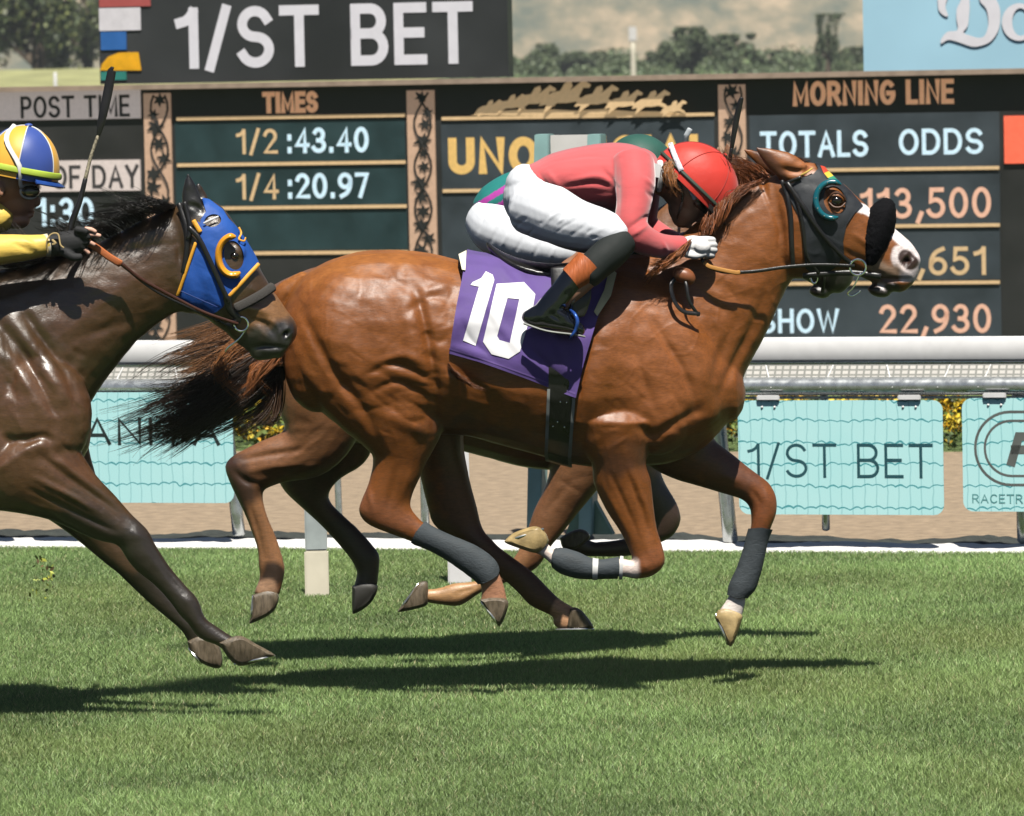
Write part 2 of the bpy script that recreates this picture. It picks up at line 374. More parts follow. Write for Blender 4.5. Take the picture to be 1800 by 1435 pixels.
# ---- rails along the turf course
def along(mb, prof, u0, u1, m=0, nu=1):
    "extrude a profile [(off, z)] along the rail direction"
    n = len(prof); us = np.linspace(u0, u1, nu+1); V = [RL.w(u, z, o) for u in us for o, z in prof]
    F = [(i*n+j, i*n+(j+1) % n, (i+1)*n+(j+1) % n, (i+1)*n+j) for i in range(nu) for j in range(n)]+[tuple(range(n)), tuple(range((nu+1)*n-1, nu*n-1, -1))]
    mb.add(V, F, m)
def zr(py, px=1500, off=0.): return RL.uv(px, py, off)[1]
u_at = lambda px, py, off=0.: RL.uv(px, py, off)[0]
z1, z0 = zr(592, 1550, .0), zr(635, 1550, .0)
U0, U1 = -9.0, 9.0
wr = empty('top_rail', tuple(RL.w(0, 0, 0)), 'long white flat topped rail running the whole width below the tote board', 'rail')
mb = MB(); zc = (z0+z1)/2; hh = (z1-z0)/2
along(mb, [(.03*math.copysign(abs(math.cos(a))**.5, math.cos(a))*1.6+.02, zc+hh*(math.copysign(abs(math.sin(a))**.22, math.sin(a)))) for a in np.linspace(0, 2*math.pi, 20, endpoint=False)], U0, U1)
o = mb.build('rail_cover', M_white, smooth=True); kid(o, wr)
mb = MB(); zb = zr(636, 1550); along(mb, [(-.03, zb-.012), (.05, zb-.012), (.05, zb-.001), (-.03, zb-.001)], U0, U1); kid(mb.build('lower_lip', M_steel), wr)
# perforated deck: light band of punched plastic behind the tube
M_perf = mat('punched_plastic', (.66, .64, .60), .5, var=.1, ns=40)
nt = M_perf.node_tree; p = nt.nodes['Principled BSDF']; tc = [n for n in nt.nodes if n.type == 'TEX_COORD'][0]
br = nn(nt, 'ShaderNodeTexBrick'); br.inputs['Scale'].default_value = 1; br.inputs['Color1'].default_value = (.44, .42, .39, 1); br.inputs['Color2'].default_value = (.50, .48, .44, 1); br.inputs['Mortar'].default_value = (.20, .20, .18, 1)
br.inputs['Mortar Size'].default_value = .005; br.inputs['Brick Width'].default_value = .034; br.inputs['Row Height'].default_value = .026; br.offset = 0
nt.links.new(tc.outputs['UV'], br.inputs['Vector']); nt.links.new(br.outputs['Color'], p.inputs['Base Color'])
za, zbb = zr(640, 1550, .05), zr(668, 1550, .10)
V = [RL.w(U0, zbb, .10), RL.w(U1, zbb, .10), RL.w(U1, za, .055), RL.w(U0, za, .055)]
V += [v+np.array([0, .01, -.004]) for v in V]
me = mesh(V, [(0, 1, 2, 3), (7, 6, 5, 4), (0, 4, 5, 1), (2, 6, 7, 3), (1, 5, 6, 2), (0, 3, 7, 4)]); uvl = me.uv_layers.new(name='UVMap')
for lp in me.loops:
    v = me.vertices[lp.vertex_index].co; uu = (np.array(v)-RL.O) @ RL.U; uvl.data[lp.index].uv = (uu, (np.array(v)[2]-zbb)*1.2)
kid(link('punched_deck', me, M_perf, smooth=False), wr)
tr = empty('tube_rail', tuple(RL.w(0, 0, .1)), 'round galvanised tube rail with slanting steel posts set just under the white rail', 'rail')
zt = zr(679, 1500, .1); rt = 16*SP(5.9)
mb = MB(); along(mb, [(.1+rt*math.cos(a), zt+rt*math.sin(a)) for a in np.linspace(0, 2*math.pi, 20, endpoint=False)], U0, U1); kid(mb.build('tube', M_steel, smooth=True), tr)
mb = MB(); zq = zr(699, 1500, .1); along(mb, [(.1+.006*math.cos(a), zq+.006*math.sin(a)) for a in np.linspace(0, 2*math.pi, 8, endpoint=False)], U0, U1); kid(mb.build('wire', M_steel, smooth=True), tr)
rs = random.Random(4)
for k in range(75):                         # white slivers added for the star-like reflections of supports on the tube
    u = -8.8+k*.24+rs.uniform(-.05, .05); s = rs.choice((-1, 1)); 
    mb = MB()
    for q in (0,):
        s2 = s if q == 0 else -s; a = RL.w(u, zt+rt*.95, .09); b = RL.w(u+s2*.022, zt-.004, .1+rt*1.02); c = RL.w(u-s2*.02, za-.005, .062)
        tube(mb, [(*c, .0035), (*a, .004), (*b, .0025)], world=True, k=3, n=6)
    kid(mb.build('tube_glint', M_white, smooth=True), tr)

def post(px0, py0, px1, py1, r, m, off=.12, off2=None):
    a = RL.uv(px0, py0, off); b = RL.uv(px1, py1, off if off2 is None else off2)
    A = RL.w(a[0], a[1], off); B = RL.w(b[0], max(b[1], -.02), off if off2 is None else off2); mb = MB()
    tube(mb, [(*A, r), (*((A+B)/2), r), (*B, r)], world=True, k=3, n=14); return mb.build('post', m, smooth=True)
for (a, b, c, d, r) in ((1258, 690, 1284, 950, .034), (588, 690, 597, 935, .016), (742, 690, 748, 940, .02), (392, 690, 420, 938, .03), (1448, 690, 1452, 930, .018), (1790, 690, 1800, 950, .03), (-160, 690, -135, 930, .03), (2180, 690, 2200, 960, .03)):
    kid(post(a, b, c, d, r, M_steel, -.05, -.02), tr)
# white ground tube with a lumpy cover, dark strip behind it modelled for the rail's shadow
def lump(name, off0, off1, zt_, m, amp, lab, cat, seed, ztop=None):
    nu = 700; prof = 9; V = []
    us = np.linspace(-8, 8, nu); rr = np.random.RandomState(seed); nz = np.interp(us, np.linspace(-8, 8, 90), rr.rand(90))*.7+np.interp(us, np.linspace(-8, 8, 420), rr.rand(420))*.3
    for i, u in enumerate(us):
        for j in range(prof):
            a = math.pi*j/(prof-1); o_ = (off0+off1)/2-(off1-off0)/2*math.cos(a); V.append(RL.w(u, -.02+(zt_*(1-amp)+zt_*amp*nz[i]*1.6+.02)*math.sin(a)**.5, -o_))
    F = [(i*prof+j, i*prof+j+1, (i+1)*prof+j+1, (i+1)*prof+j) for i in range(nu-1) for j in range(prof-1)]
    F += [(i*prof+prof-1, i*prof, (i+1)*prof, (i+1)*prof+prof-1) for i in range(nu-1)]+[tuple(range(prof))[::-1], tuple((nu-1)*prof+j for j in range(prof))]
    o = link(name, mesh(V, F), m); tag(o, lab, cat); return o
lump('ground_tube', -.16, .20, .055, mat('white_canvas', (.78, .76, .74), .6, var=.06, bump=.006, bs=25), .25, 'low white padded kerb lying along the far edge of the grass', 'kerb', 2)
lump('rail_shade_strip', .42, .72, .035, M_dark, .8, 'ragged dark strip standing in for the rail shadow between white kerb and dirt track', 'shadow strip', 9)  # solid dark strip put where the rail's shadow lies
# netting panels under the rail
def net_mat():
    m = bpy.data.materials.new('teal_mesh_banner'); m.use_nodes = True; nt = m.node_tree; p = nt.nodes['Principled BSDF']; p.inputs['Roughness'].default_value = .6
    tc = nn(nt, 'ShaderNodeTexCoord'); sx = nn(nt, 'ShaderNodeSeparateXYZ'); nt.links.new(tc.outputs['UV'], sx.inputs[0])
    def math_(op, a, b=None):
        n = nn(nt, 'ShaderNodeMath', operation=op)
        for i, v in enumerate((a, b)):
            if v is None: continue
            if isinstance(v, (int, float)): n.inputs[i].default_value = v
            else: nt.links.new(v, n.inputs[i])
        return n.outputs[0]
    nz = nn(nt, 'ShaderNodeTexNoise'); nz.inputs['Scale'].default_value = 9; nz.inputs['Detail'].default_value = 2; nt.links.new(tc.outputs['UV'], nz.inputs['Vector'])
    ns = nz.outputs[0]
    # horizontal sagging cords
    sag = math_('MULTIPLY', math_('ABSOLUTE', math_('SINE', math_('MULTIPLY', sx.outputs[0], 3.14159/.052))), .009)
    yy = math_('ADD', math_('SUBTRACT', sx.outputs[1], sag), math_('MULTIPLY', ns, .045))
    h = math_('ABSOLUTE', math_('SUBTRACT', math_('FRACT', math_('DIVIDE', yy, .097)), .5))
    hm = math_('LESS_THAN', h, .032)
    xx = math_('ADD', sx.outputs[0], math_('MULTIPLY', ns, .02)); v = math_('ABSOLUTE', math_('SUBTRACT', math_('FRACT', math_('DIVIDE', xx, .052)), .5)); vm = math_('MULTIPLY', math_('LESS_THAN', v, .05), .35)
    f = math_('MAXIMUM', math_('MULTIPLY', hm, .95), vm)
    n2 = nn(nt, 'ShaderNodeTexNoise'); n2.inputs['Scale'].default_value = 3; nt.links.new(tc.outputs['UV'], n2.inputs['Vector'])
    ba = nn(nt, 'ShaderNodeMix', data_type='RGBA'); nt.links.new(n2.outputs[0], ba.inputs[0]); ba.inputs[6].default_value = (.46, .86, .86, 1); ba.inputs[7].default_value = (.60, .94, .93, 1)
    mx = nn(nt, 'ShaderNodeMix', data_type='RGBA'); nt.links.new(f, mx.inputs[0]); nt.links.new(ba.outputs[2], mx.inputs[6]); mx.inputs[7].default_value = (.05, .34, .38, 1)
    nt.links.new(mx.outputs[2], p.inputs['Base Color']); return m
M_net = net_mat()
def rrect(u0, u1, v0, v1, r, n=6):
    o = []
    for cx, cy, a in ((u1-r, v1-r, 0), (u0+r, v1-r, 90), (u0+r, v0+r, 180), (u1-r, v0+r, 270)):
        for i in range(n+1): t = R(a+90*i/n); o.append((cx+r*math.cos(t), cy+r*math.sin(t)))
    return o
def plate(pl, pts, off, th, uvs=False):
    n = len(pts); V = [pl.w(u, v, off) for u, v in pts]+[pl.w(u, v, off-th) for u, v in pts]
    F = [tuple(range(n)), tuple(range(2*n-1, n-1, -1))]+[((i+1) % n, i, i+n, (i+1) % n+n) for i in range(n)]
    me = mesh(V, F)
    if uvs:
        uvl = me.uv_layers.new(name='UVMap')
        for lp in me.loops: uvl.data[lp.index].uv = pts[lp.vertex_index % n]
    return me
def _arc(cx, cy, rx, ry, a0, a1, n=14): return [(cx+rx*math.cos(R(a0+(a1-a0)*i/n)), cy+ry*math.sin(R(a0+(a1-a0)*i/n))) for i in range(n+1)]
_S = _arc(.3, .74, .28, .26, 25, 180, 10)+_arc(.3, .74, .28, .24, 190, 255, 5)+_arc(.3, .26, .30, .24, 75, 0, 6)+_arc(.3, .26, .30, .26, -10, -155, 10)
GL = {'/': (.36, [[(0, -.06), (.36, 1.04)]]), '1': (.32, [[(0, .80), (.12, .83), (.22, .90), (.28, .99)], [(.30, 1), (.30, 0)]]), 'S': (.6, [_S]), 'T': (.66, [[(0, 1), (.66, 1)], [(.33, 1), (.33, 0)]]),
 'B': (.6, [[(0, 0), (0, 1), (.3, 1)]+_arc(.32, .76, .24, .24, 90, -90, 10)+[(0, .52)], [(.02, .52), (.34, .52)]+_arc(.34, .26, .26, .26, 90, -90, 10)+[(0, 0)]]), 'E': (.5, [[(.5, 1), (0, 1), (0, 0), (.5, 0)], [(0, .52), (.45, .52)]]), 'F': (.5, [[(.5, 1), (0, 1), (0, 0)], [(0, .5), (.42, .5)]]),
 'O': (.7, [_arc(.35, .5, .35, .5, 90, 450, 36)]), '0': (.54, [_arc(.27, .5, .27, .5, 90, 450, 36)]), 'C': (.64, [_arc(.35, .5, .35, .5, 45, 315, 28)]), 'G': (.68, [_arc(.35, .5, .35, .5, 50, 345, 28)+[(.68, .46), (.40, .46)]]), 'D': (.64, [[(0, 0), (0, 1), (.26, 1)]+_arc(.27, .5, .37, .5, 90, -90, 20)+[(0, 0)]]),
 'A': (.68, [[(0, 0), (.34, 1), (.68, 0)], [(.13, .34), (.55, .34)]]), 'N': (.6, [[(0, 0), (0, 1), (.6, 0), (.6, 1)]]), 'M': (.74, [[(0, 0), (0, 1), (.37, .15), (.74, 1), (.74, 0)]]), 'I': (.04, [[(.02, 1), (.02, 0)]]), 'L': (.46, [[(0, 1), (0, 0), (.46, 0)]]), 'H': (.6, [[(0, 1), (0, 0)], [(.6, 1), (.6, 0)], [(0, .52), (.6, .52)]]),
 'U': (.6, [[(0, 1), (0, .35)]+_arc(.3, .3, .3, .3, 180, 360, 14)+[(.6, 1)]]), 'P': (.56, [[(0, 0), (0, 1), (.3, 1)]+_arc(.3, .73, .26, .27, 90, -90, 10)+[(0, .46)]]), 'R': (.6, [[(0, 0), (0, 1), (.3, 1)]+_arc(.3, .74, .26, .26, 90, -90, 10)+[(0, .48)], [(.3, .48), (.6, 0)]]), 'Y': (.6, [[(0, 1), (.3, .48), (.3, 0)], [(.6, 1), (.3, .48)]]),
 'W': (.92, [[(0, 1), (.23, 0), (.46, .9), (.69, 0), (.92, 1)]]), 'K': (.58, [[(0, 1), (0, 0)], [(.56, 1), (0, .42)], [(.2, .6), (.58, 0)]]), ' ': (.22, []), ':': (.06, [[(.03, .70), (.03, .60)], [(.03, .10), (.03, 0)]]), '.': (.06, [[(.03, .08), (.03, 0)]]), ',': (.12, [[(.12, .10), (.0, -.20)]]),
 '2': (.52, [_arc(.26, .73, .25, .27, 165, -25, 14)+[(.02, .0), (.54, .0)]]), '3': (.5, [_arc(.24, .75, .22, .25, 150, -90, 14), [(.2, .5)]+_arc(.22, .25, .28, .25, 90, -155, 16)]), '4': (.56, [[(.42, 0), (.42, 1), (0, .28), (.56, .28)]]), '5': (.5, [[(.46, 1), (.08, 1), (.04, .55)]+_arc(.22, .31, .28, .31, 100, -155, 18)]),
 '6': (.52, [[(.44, 1)]+_arc(.42, .36, .42, .60, 105, 178, 8)+_arc(.26, .29, .26, .29, 180, 540, 24)]), '7': (.5, [[(0, 1), (.5, 1), (.16, 0)]]), '9': (.52, [[(.08, 0)]+_arc(.10, .64, .42, .60, -75, -2, 8)+_arc(.26, .71, .26, .29, 0, 360, 24)])}
def text(pl, s, u0, u1, v0, v1, off, mat_, parent, name='lettering', bold=.13, shear=0., depth=.0006, gap=.17):
    "lettering as flat raised strokes of even width"
    st = []; x = 0; g = gap+bold
    for ch in s:
        w, ss = GL[ch]
        for q in ss: st.append([(x+a, b) for a, b in q])
        x += w+g
    H = v1-v0; t = bold*H/2; xs = [p[0] for q in st for p in q]; x0, x1 = min(xs), max(xs); mb = MB()
    for si, q in enumerate(st):
        q = np.array(q, float); Q = np.stack([(q[:, 0]-x0)/(x1-x0)*(u1-u0-2*t)+u0+t, q[:, 1]*(H-2*t)+v0+t], 1); Q[:, 0] += shear*(Q[:, 1]-v0)
        keep = [0]+[i for i in range(1, len(Q)) if np.linalg.norm(Q[i]-Q[i-1]) > 1e-5]; Q = Q[keep]; closed = np.linalg.norm(Q[0]-Q[-1]) < 1e-4; n = len(Q)
        # corners: ends run on by half a stroke
        T = Q[1:]-Q[:-1]; T /= np.linalg.norm(T, axis=1)[:, None]; L = []; Rr = []
        if not closed: Q[0] -= T[0]*t*.98; Q[-1] += T[-1]*t*.98
        for i in range(n):
            ta = T[i-1] if i > 0 else (T[-1] if closed else T[0]); tb_ = T[i] if i < n-1 else (T[0] if closed else T[-1]); na = np.array([-ta[1], ta[0]]); nb = np.array([-tb_[1], tb_[0]]); m = na+nb; m /= np.linalg.norm(m)+1e-9; k = t/max(m @ na, .72); L.append(Q[i]+m*k); Rr.append(Q[i]-m*k)
        o_ = off+si*.00012; F_ = [pl.w(*p, o_) for p in L]+[pl.w(*p, o_) for p in Rr]; V = F_+[p-pl.N*depth for p in F_]
        F = [(i, i+1, n+i+1, n+i) for i in range(n-1)]+[(i+2*n, n+i+2*n, n+i+1+2*n, i+1+2*n) for i in range(n-1)]+[(i, i+2*n, i+1+2*n, i+1) for i in range(n-1)]+[(n+i, n+i+1, n+i+1+2*n, n+i+2*n) for i in range(n-1)]+[(0, n, 3*n, 2*n), (n-1, 3*n-1, 4*n-1, 2*n-1)]
        mb.add(V, F)
    o = mb.build(name, mat_); kid(o, parent); return o
def ptext(pl, s, x0, y0, x1, y1, off, m, parent, **k):
    "text whose box in the photo is x0,y0 (top left) x1,y1 (bottom right)"
    cy = (y0+y1)/2; cx = (x0+x1)/2; ua = pl.uv(x0, cy, off)[0]; ub = pl.uv(x1, cy, off)[0]; va = pl.uv(cx, y1, off)[1]; vb = pl.uv(cx, y0, off)[1]
    return text(pl, s, ua, ub, va, vb, off, m, parent, **k)
M_ink = mat('dark_teal_ink', (.02, .09, .11), .5, var=.1); M_ink2 = mat('grey_ink', (.13, .14, .13), .5, var=.1); M_ink3 = mat('pale_teal_ink', (.12, .36, .36), .5, var=.1)
def panel(x0, x1, y0, y1, lab, clips):
    c = (x0+x1)/2; ua, ub = RL.uv(x0, 800, .16)[0], RL.uv(x1, 800, .16)[0]; va, vb = RL.uv(c, y1, .16)[1], RL.uv(c, y0, .16)[1]
    e = empty('banner', tuple(RL.w((ua+ub)/2, 0, .16)), lab, 'banner', 'mesh banners hung under the rail')
    kid(link('mesh_sheet', plate(RL, rrect(ua, ub, va, vb, .045), .16, .004, True), M_net, smooth=False), e)
    for cx in clips:
        u = RL.uv(cx, y0, .17)[0]; mb = MB(); mb.box(RL.w(u, vb+.012, .165), RL.U*.052, (0, 0, .012), RL.N*.009); kid(mb.build('clip', M_white, bevel=.004), e)
        for k, (dx, dy) in enumerate(((-.03, -.03), (.028, -.03))):
            mb = MB(); ellipsoid(mb, RL.w(u+dx, vb+dy, .162), .006, .004, .006, n=10); kid(mb.build('grommet', M_white, smooth=True), e)
    return e
e1 = panel(1298, 1658, 704, 905, 'turquoise mesh banner reading 1/ST BET under the rail beside the chestnut horse\'s leg', (1350, 1598))
ptext(RL, '1/ST BET', 1314, 780, 1640, 840, .1605, M_ink, e1, bold=.085)
e2 = panel(1692, 2052, 700, 900, 'turquoise mesh banner with ringed R emblem and RACETRACK lettering cut by the right frame edge', (1748, 1990))
def ring(pl, pts_o, pts_i, off, m, parent, name='emblem_ring'):
    n = len(pts_o); V = [pl.w(u, v, off) for u, v in pts_o+pts_i]; V += [v-pl.N*.0008 for v in V]
    F = [(i, (i+1) % n, n+(i+1) % n, n+i) for i in range(n)]; F += [tuple(j+2*n for j in f)[::-1] for f in F]+[(i, i+2*n, (i+1) % n+2*n, (i+1) % n) for i in range(n)]+[(n+i, n+(i+1) % n, 3*n+(i+1) % n, 3*n+i) for i in range(n)]
    kid(link(name, mesh(V, F), m, smooth=False), parent)
for (l, t, r_, b, w) in ((1712, 722, 2032, 855, 4.5), (1729, 738, 2015, 839, 4)):
    ua, ub = RL.uv(l, 790, .163)[0], RL.uv(r_, 790, .163)[0]; va, vb = RL.uv(1760, b, .163)[1], RL.uv(1760, t, .163)[1]; ww = w*SP(5.9); rr_ = (vb-va)/2*.98
    ring(RL, rrect(ua, ub, va, vb, rr_, 10), rrect(ua+ww, ub-ww, va+ww, vb-ww, rr_-ww, 10), .1606, M_ink2, e2)
ptext(RL, 'R', 1768, 760, 1850, 820, .1606, M_ink2, e2, bold=.26, shear=.3)
ptext(RL, 'RACETRACK', 1709, 869, 1845, 885, .1606, M_ink3, e2, bold=.13)
e3 = panel(60, 410, 690, 884, 'turquoise mesh banner with dark capitals behind the streaming tail', (110, 350))
ptext(RL, 'ANITA', 148, 734, 386, 783, .1605, mat('black_ink', (.02, .03, .03), .5), e3, bold=.13)
e5 = panel(-330, 25, 690, 884, 'turquoise mesh banner mostly hidden behind the dark bay horse at left', (-250, -50))
# flower bed beyond the dirt
def leafmass(n, fn, s, cols, seed):
    rs = np.random.RandomState(seed); V = np.zeros((n, 4, 3)); C = np.ones((n, 4, 4))
    c = fn(rs, n); a = rs.normal(size=(n, 3)); a /= np.linalg.norm(a, axis=1)[:, None]; b = np.cross(a, rs.normal(size=(n, 3))); b /= np.linalg.norm(b, axis=1)[:, None]
    sz = s*rs.uniform(.5, 1.4, (n, 1))
    V[:, 0] = c-a*sz; V[:, 1] = c+b*sz*.5; V[:, 2] = c+a*sz; V[:, 3] = c-b*sz*.5
    cols = np.array(cols); C[:, :, :3] = (cols[rs.randint(0, len(cols), n)]*rs.uniform(.6, 1.4, (n, 1)))[:, None]
    me = bpy.data.meshes.new('leaves'); me.vertices.add(n*4); me.vertices.foreach_set('co', V.reshape(-1)); me.loops.add(n*4); me.loops.foreach_set('vertex_index', np.arange(n*4, dtype=np.int32)); me.polygons.add(n); me.polygons.foreach_set('loop_start', (np.arange(n)*4).astype(np.int32))
    at = me.color_attributes.new('coat', 'FLOAT_COLOR', 'POINT'); at.data.foreach_set('color', C.reshape(-1).astype(np.float32)); me.update(calc_edges=True); return me
M_leaf = mat('leaf', (0, 0, 0), .55, attr=True, var=.1, ns=2)
def fb(rs, n):
    u = rs.uniform(-9, 9, n); o = rs.uniform(6.2, 7.8, n); z = rs.rand(n)**.6*(.24+.05*np.sin(u*7)+.03*np.sin(u*17+o*5)); o = o+0; return np.array([RL.w(a, b, -c) for a, b, c in zip(u, z, o)])
fl = link('flower_bed', leafmass(60000, fb, .022, [(.06, .10, .02), (.10, .16, .03), (.13, .18, .03), (.20, .24, .05), (.5, .32, .02), (.03, .05, .02)], 3), M_leaf, smooth=False); tag(fl, 'low bed of yellow flowers and green leaves beyond the dirt track', 'flower bed', kind='stuff')
def fb2(rs, n):
    k = rs.randint(0, 260, n); cu = rs.uniform(-6, 6, 260); co_ = rs.uniform(6.15, 7.2, 260); cz = rs.uniform(.08, .34, 260); return np.array([RL.w(cu[i]+rs.normal()*.03, cz[i]+rs.normal()*.02, -co_[i]) for i in k])
f2 = link('yellow_flowers', leafmass(20000, fb2, .022, [(.75, .5, .02), (.7, .35, .01), (.8, .62, .05)], 5), M_leaf, smooth=False); tag(f2, 'yellow and orange blossoms of the flower bed beyond the dirt', 'flowers', kind='stuff')
# white posts standing in the grass
def marker(x0, x1, ytop, ybot, ysplit, lab):
    # stands where its foot meets the turf
    lo, hi = 0., 5.
    for _ in range(40):
        Y = (lo+hi)/2
        if P((x0+x1)/2, ybot, Y)[2] > 0: lo = Y
        else: hi = Y
    a = P(x0, ybot, Y); b = P(x1, ybot, Y); zt_ = P(x0, ytop, Y)[2]; c = (a+b)/2; hw = (b[0]-a[0])/2
    e = empty('marker_post', (c[0], Y, 0), lab, 'post', 'white posts standing in the turf')
    zs = P(x0, ysplit, Y)[2] if ysplit else None
    mb = MB(); mb.box((c[0], Y, (zs or zt_)/2), (hw, 0, 0), (0, .03, 0), (0, 0, (zs or zt_)/2)); kid(mb.build('lower_sleeve', M_cream if zs else M_white, bevel=.006), e)
    if zs:
        mb = MB(); mb.box((c[0], Y, (zs+zt_)/2), (hw*.92, 0, 0), (0, .024, 0), (0, 0, (zt_-zs)/2)); kid(mb.build('upper_sleeve', mat('grey_plastic', (.42, .47, .46), .4), bevel=.006), e)
marker(537, 579, 868, 1055, 968, 'short post with cream foot and grey top standing in the grass')
marker(788, 829, 765, 1034, None, 'tall plain white post standing in the grass behind the purple saddle cloth horse')
# finish post frame
ff = empty('finish_frame', tuple(RL.w(RL.uv(1000, 940)[0], 0, -.3)), 'tall turquoise two post frame with white sign board rising behind the winning jockey', 'frame')
def bar(px0, py0, px1, py1, hw, off, m, name, hd=.03):
    a = RL.uv(px0, py0, off); b = RL.uv(px1, py1, off); A = RL.w(a[0], a[1], off); B = RL.w(b[0], b[1], off); mb = MB(); mb.box((A+B)/2, RL.U*hw, (B-A)/2, RL.N*hd); kid(mb.build(name, m, bevel=.004), ff)
bar(957, 236, 943, 940, 13*SP(6.1), -.3, M_teal, 'post', .05); bar(1049, 236, 1033, 940, 12*SP(6.1), -.3, M_teal, 'post', .05)
M_sign = mat('white_sign', (.74, .72, .68), .5, var=.04)
a = RL.uv(969, 238, -.3); b = RL.uv(1036, 300, -.3); mb = MB(); mb.box(RL.w((a[0]+b[0])/2, (a[1]+b[1])/2, -.3), RL.U*((b[0]-a[0])/2), (0, 0, (a[1]-b[1])/2), RL.N*.015); kid(mb.build('sign_board', M_sign), ff)
a = RL.uv(969, 800, -.3); b = RL.uv(1030, 940, -.3)
mb = MB(); pts = [RL.w(*RL.uv(x, y, -.34), -.34) for x, y in ((1000, 938), (1082, 938), (1046, 872), (1020, 872))]; mb.prism(pts, RL.N*.05); kid(mb.build('foot_brace', mat('green_paint', (.10, .22, .17), .5)), ff)
# ================================================================== TOTE BOARD
tb = empty('tote_board', tuple(BD.w(0, 0, 0)), 'huge dark racecourse tote board with lit times, odds and money totals behind the rail', 'tote board')
def lamp_mat(name, col, e=.0):
    return lampmat(name, col, .38)
M_tan = lamp_mat('tan_lamp', (.52, .36, .19)); M_or = lamp_mat('orange_lamp', (.72, .38, .20)); M_bl = lamp_mat('pale_blue_lamp', (.50, .66, .74)); M_gold = lamp_mat('gold_lamp', (.60, .38, .12))
M_pk = lamp_mat('pinkish_lamp', (.62, .36, .25)); M_wh = mat('white_vinyl', (.80, .78, .82), .5, var=.04); M_row = mat('teal_row', (.018, .044, .048), .5, var=.3, ns=4); M_row2 = mat('slate_row', (.045, .058, .068), .5, var=.3, ns=3)
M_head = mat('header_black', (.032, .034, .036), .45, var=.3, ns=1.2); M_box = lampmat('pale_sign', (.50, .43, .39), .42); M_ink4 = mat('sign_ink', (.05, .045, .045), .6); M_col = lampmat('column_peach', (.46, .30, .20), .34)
def rect(x0, y0, x1, y1, off, th, m, name, parent=tb, bev=0):
    cx, cy = (x0+x1)/2, (y0+y1)/2; ua, ub = BD.uv(x0, cy, off)[0], BD.uv(x1, cy, off)[0]; va, vb = BD.uv(cx, y1, off)[1], BD.uv(cx, y0, off)[1]
    mb = MB(); mb.box(BD.w((ua+ub)/2, (va+vb)/2, off-th/2), BD.U*((ub-ua)/2), (0, 0, (vb-va)/2), BD.N*(th/2)); o = mb.build(name, m, bevel=bev); kid(o, parent); return o
# body reaching the ground
ua, ub = BD.uv(-500, 400)[0], BD.uv(2300, 400)[0]; vt = BD.uv(900, 140)[1]; 
mb = MB(); mb.box(BD.w((ua+ub)/2, vt/2-.01, -.3), BD.U*((ub-ua)/2), (0, 0, vt/2+.01), BD.N*.3); kid(mb.build('board_body', M_black), tb)
mb = MB(); v1 = BD.uv(900, 137, .06)[1]; v2 = BD.uv(900, 146, .06)[1]; mb.box(BD.w((ua+ub)/2, (v1+v2)/2, .03), BD.U*((ub-ua)/2), (0, 0, (v1-v2)/2), BD.N*.09); kid(mb.build('ledge', mat('ledge_tan', (.36, .27, .2), .6)), tb)
# header panels
v0_ = vt
def hdr(x0, x1, ytop, ybot, m, name, lab, cat):
    e = empty(name, tuple(BD.w(BD.uv((x0+x1)/2, 60)[0], vt, 0)), lab, cat); rect(x0, ytop, x1, ybot, .02, .12, m, 'sign_panel', e); return e
hb = hdr(173, 892, -110, 142, M_head, 'bet_sign', 'big black sign with white 1/ST BET lettering standing on top of the tote board', 'sign')
ptext(BD, '1/ST BET', 308, 8, 832, 117, .024, M_wh, hb, bold=.165)
for (x0, y0, x1, y1, c, nme) in ((174, -30, 264, 12, (.45, .10, .09), 'red'), (174, 14, 247, 54, (.75, .72, .74), 'white'), (177, 56, 222, 88, (.03, .14, .42), 'blue'), (177, 126, 222, 141, (.03, .22, .18), 'green')):
    rect(x0, y0, x1, y1, .03, .008, mat(nme+'_vinyl', c, .5, var=.08), 'colour_block', hb)
pts = [BD.w(*BD.uv(x, y, .032), .032) for x, y in ((176, 124), (179, 113), (190, 100), (208, 93), (228, 92), (243, 92), (248, 124))]; mb = MB(); mb.prism(pts, -BD.N*.008); kid(mb.build('colour_block', mat('amber_vinyl', (.85, .42, .01), .5)), hb)
db = hdr(1516, 2300, -160, 119, mat('light_blue_vinyl', (.40, .66, .80), .5, var=.08, ns=1), 'blue_sign', 'light blue sign with white script letters cut by the top right corner', 'sign')
def zc_(pts, ox=1500, oy=0, s=5.98): return [(ox+x/s, oy+y/s) for x, y in pts]
def bdpoly(pts, off, m, parent, name='lettering', k=4):
    pts = [tuple(p) for p in catmull(np.array(list(pts)+[pts[0]]), k)[:-1]]; mb = MB(); mb.prism([BD.w(*BD.uv(x, y, off), off) for x, y in pts], -BD.N*.006); o = mb.build(name, m); kid(o, parent)
bdpoly(zc_([(880, -160), (1010, -110), (975, 30), (970, 90), (995, 165), (960, 170), (905, 120), (888, 40)]), .03, M_wh, db)
bdpoly(zc_([(1110, -140), (1200, -60), (1222, 60), (1215, 180), (1200, 280), (1155, 345), (1240, 380), (1320, 400), (1385, 370), (1420, 250), (1400, 100), (1330, 10), (1330, -120), (1450, -60), (1530, 60), (1545, 190), (1520, 330), (1440, 440), (1330, 485), (1240, 490), (1120, 450), (1000, 420), (925, 460), (925, 410), (990, 335), (1095, 318), (1085, 200), (1088, 90), (1130, 0)]), .031, M_wh, db, k=3)
uu = [BD.uv(x, 40, .031)[0] for x in (1761, 1822)]; vv = [BD.uv(1790, y, .031)[1] for y in (72, 6)]
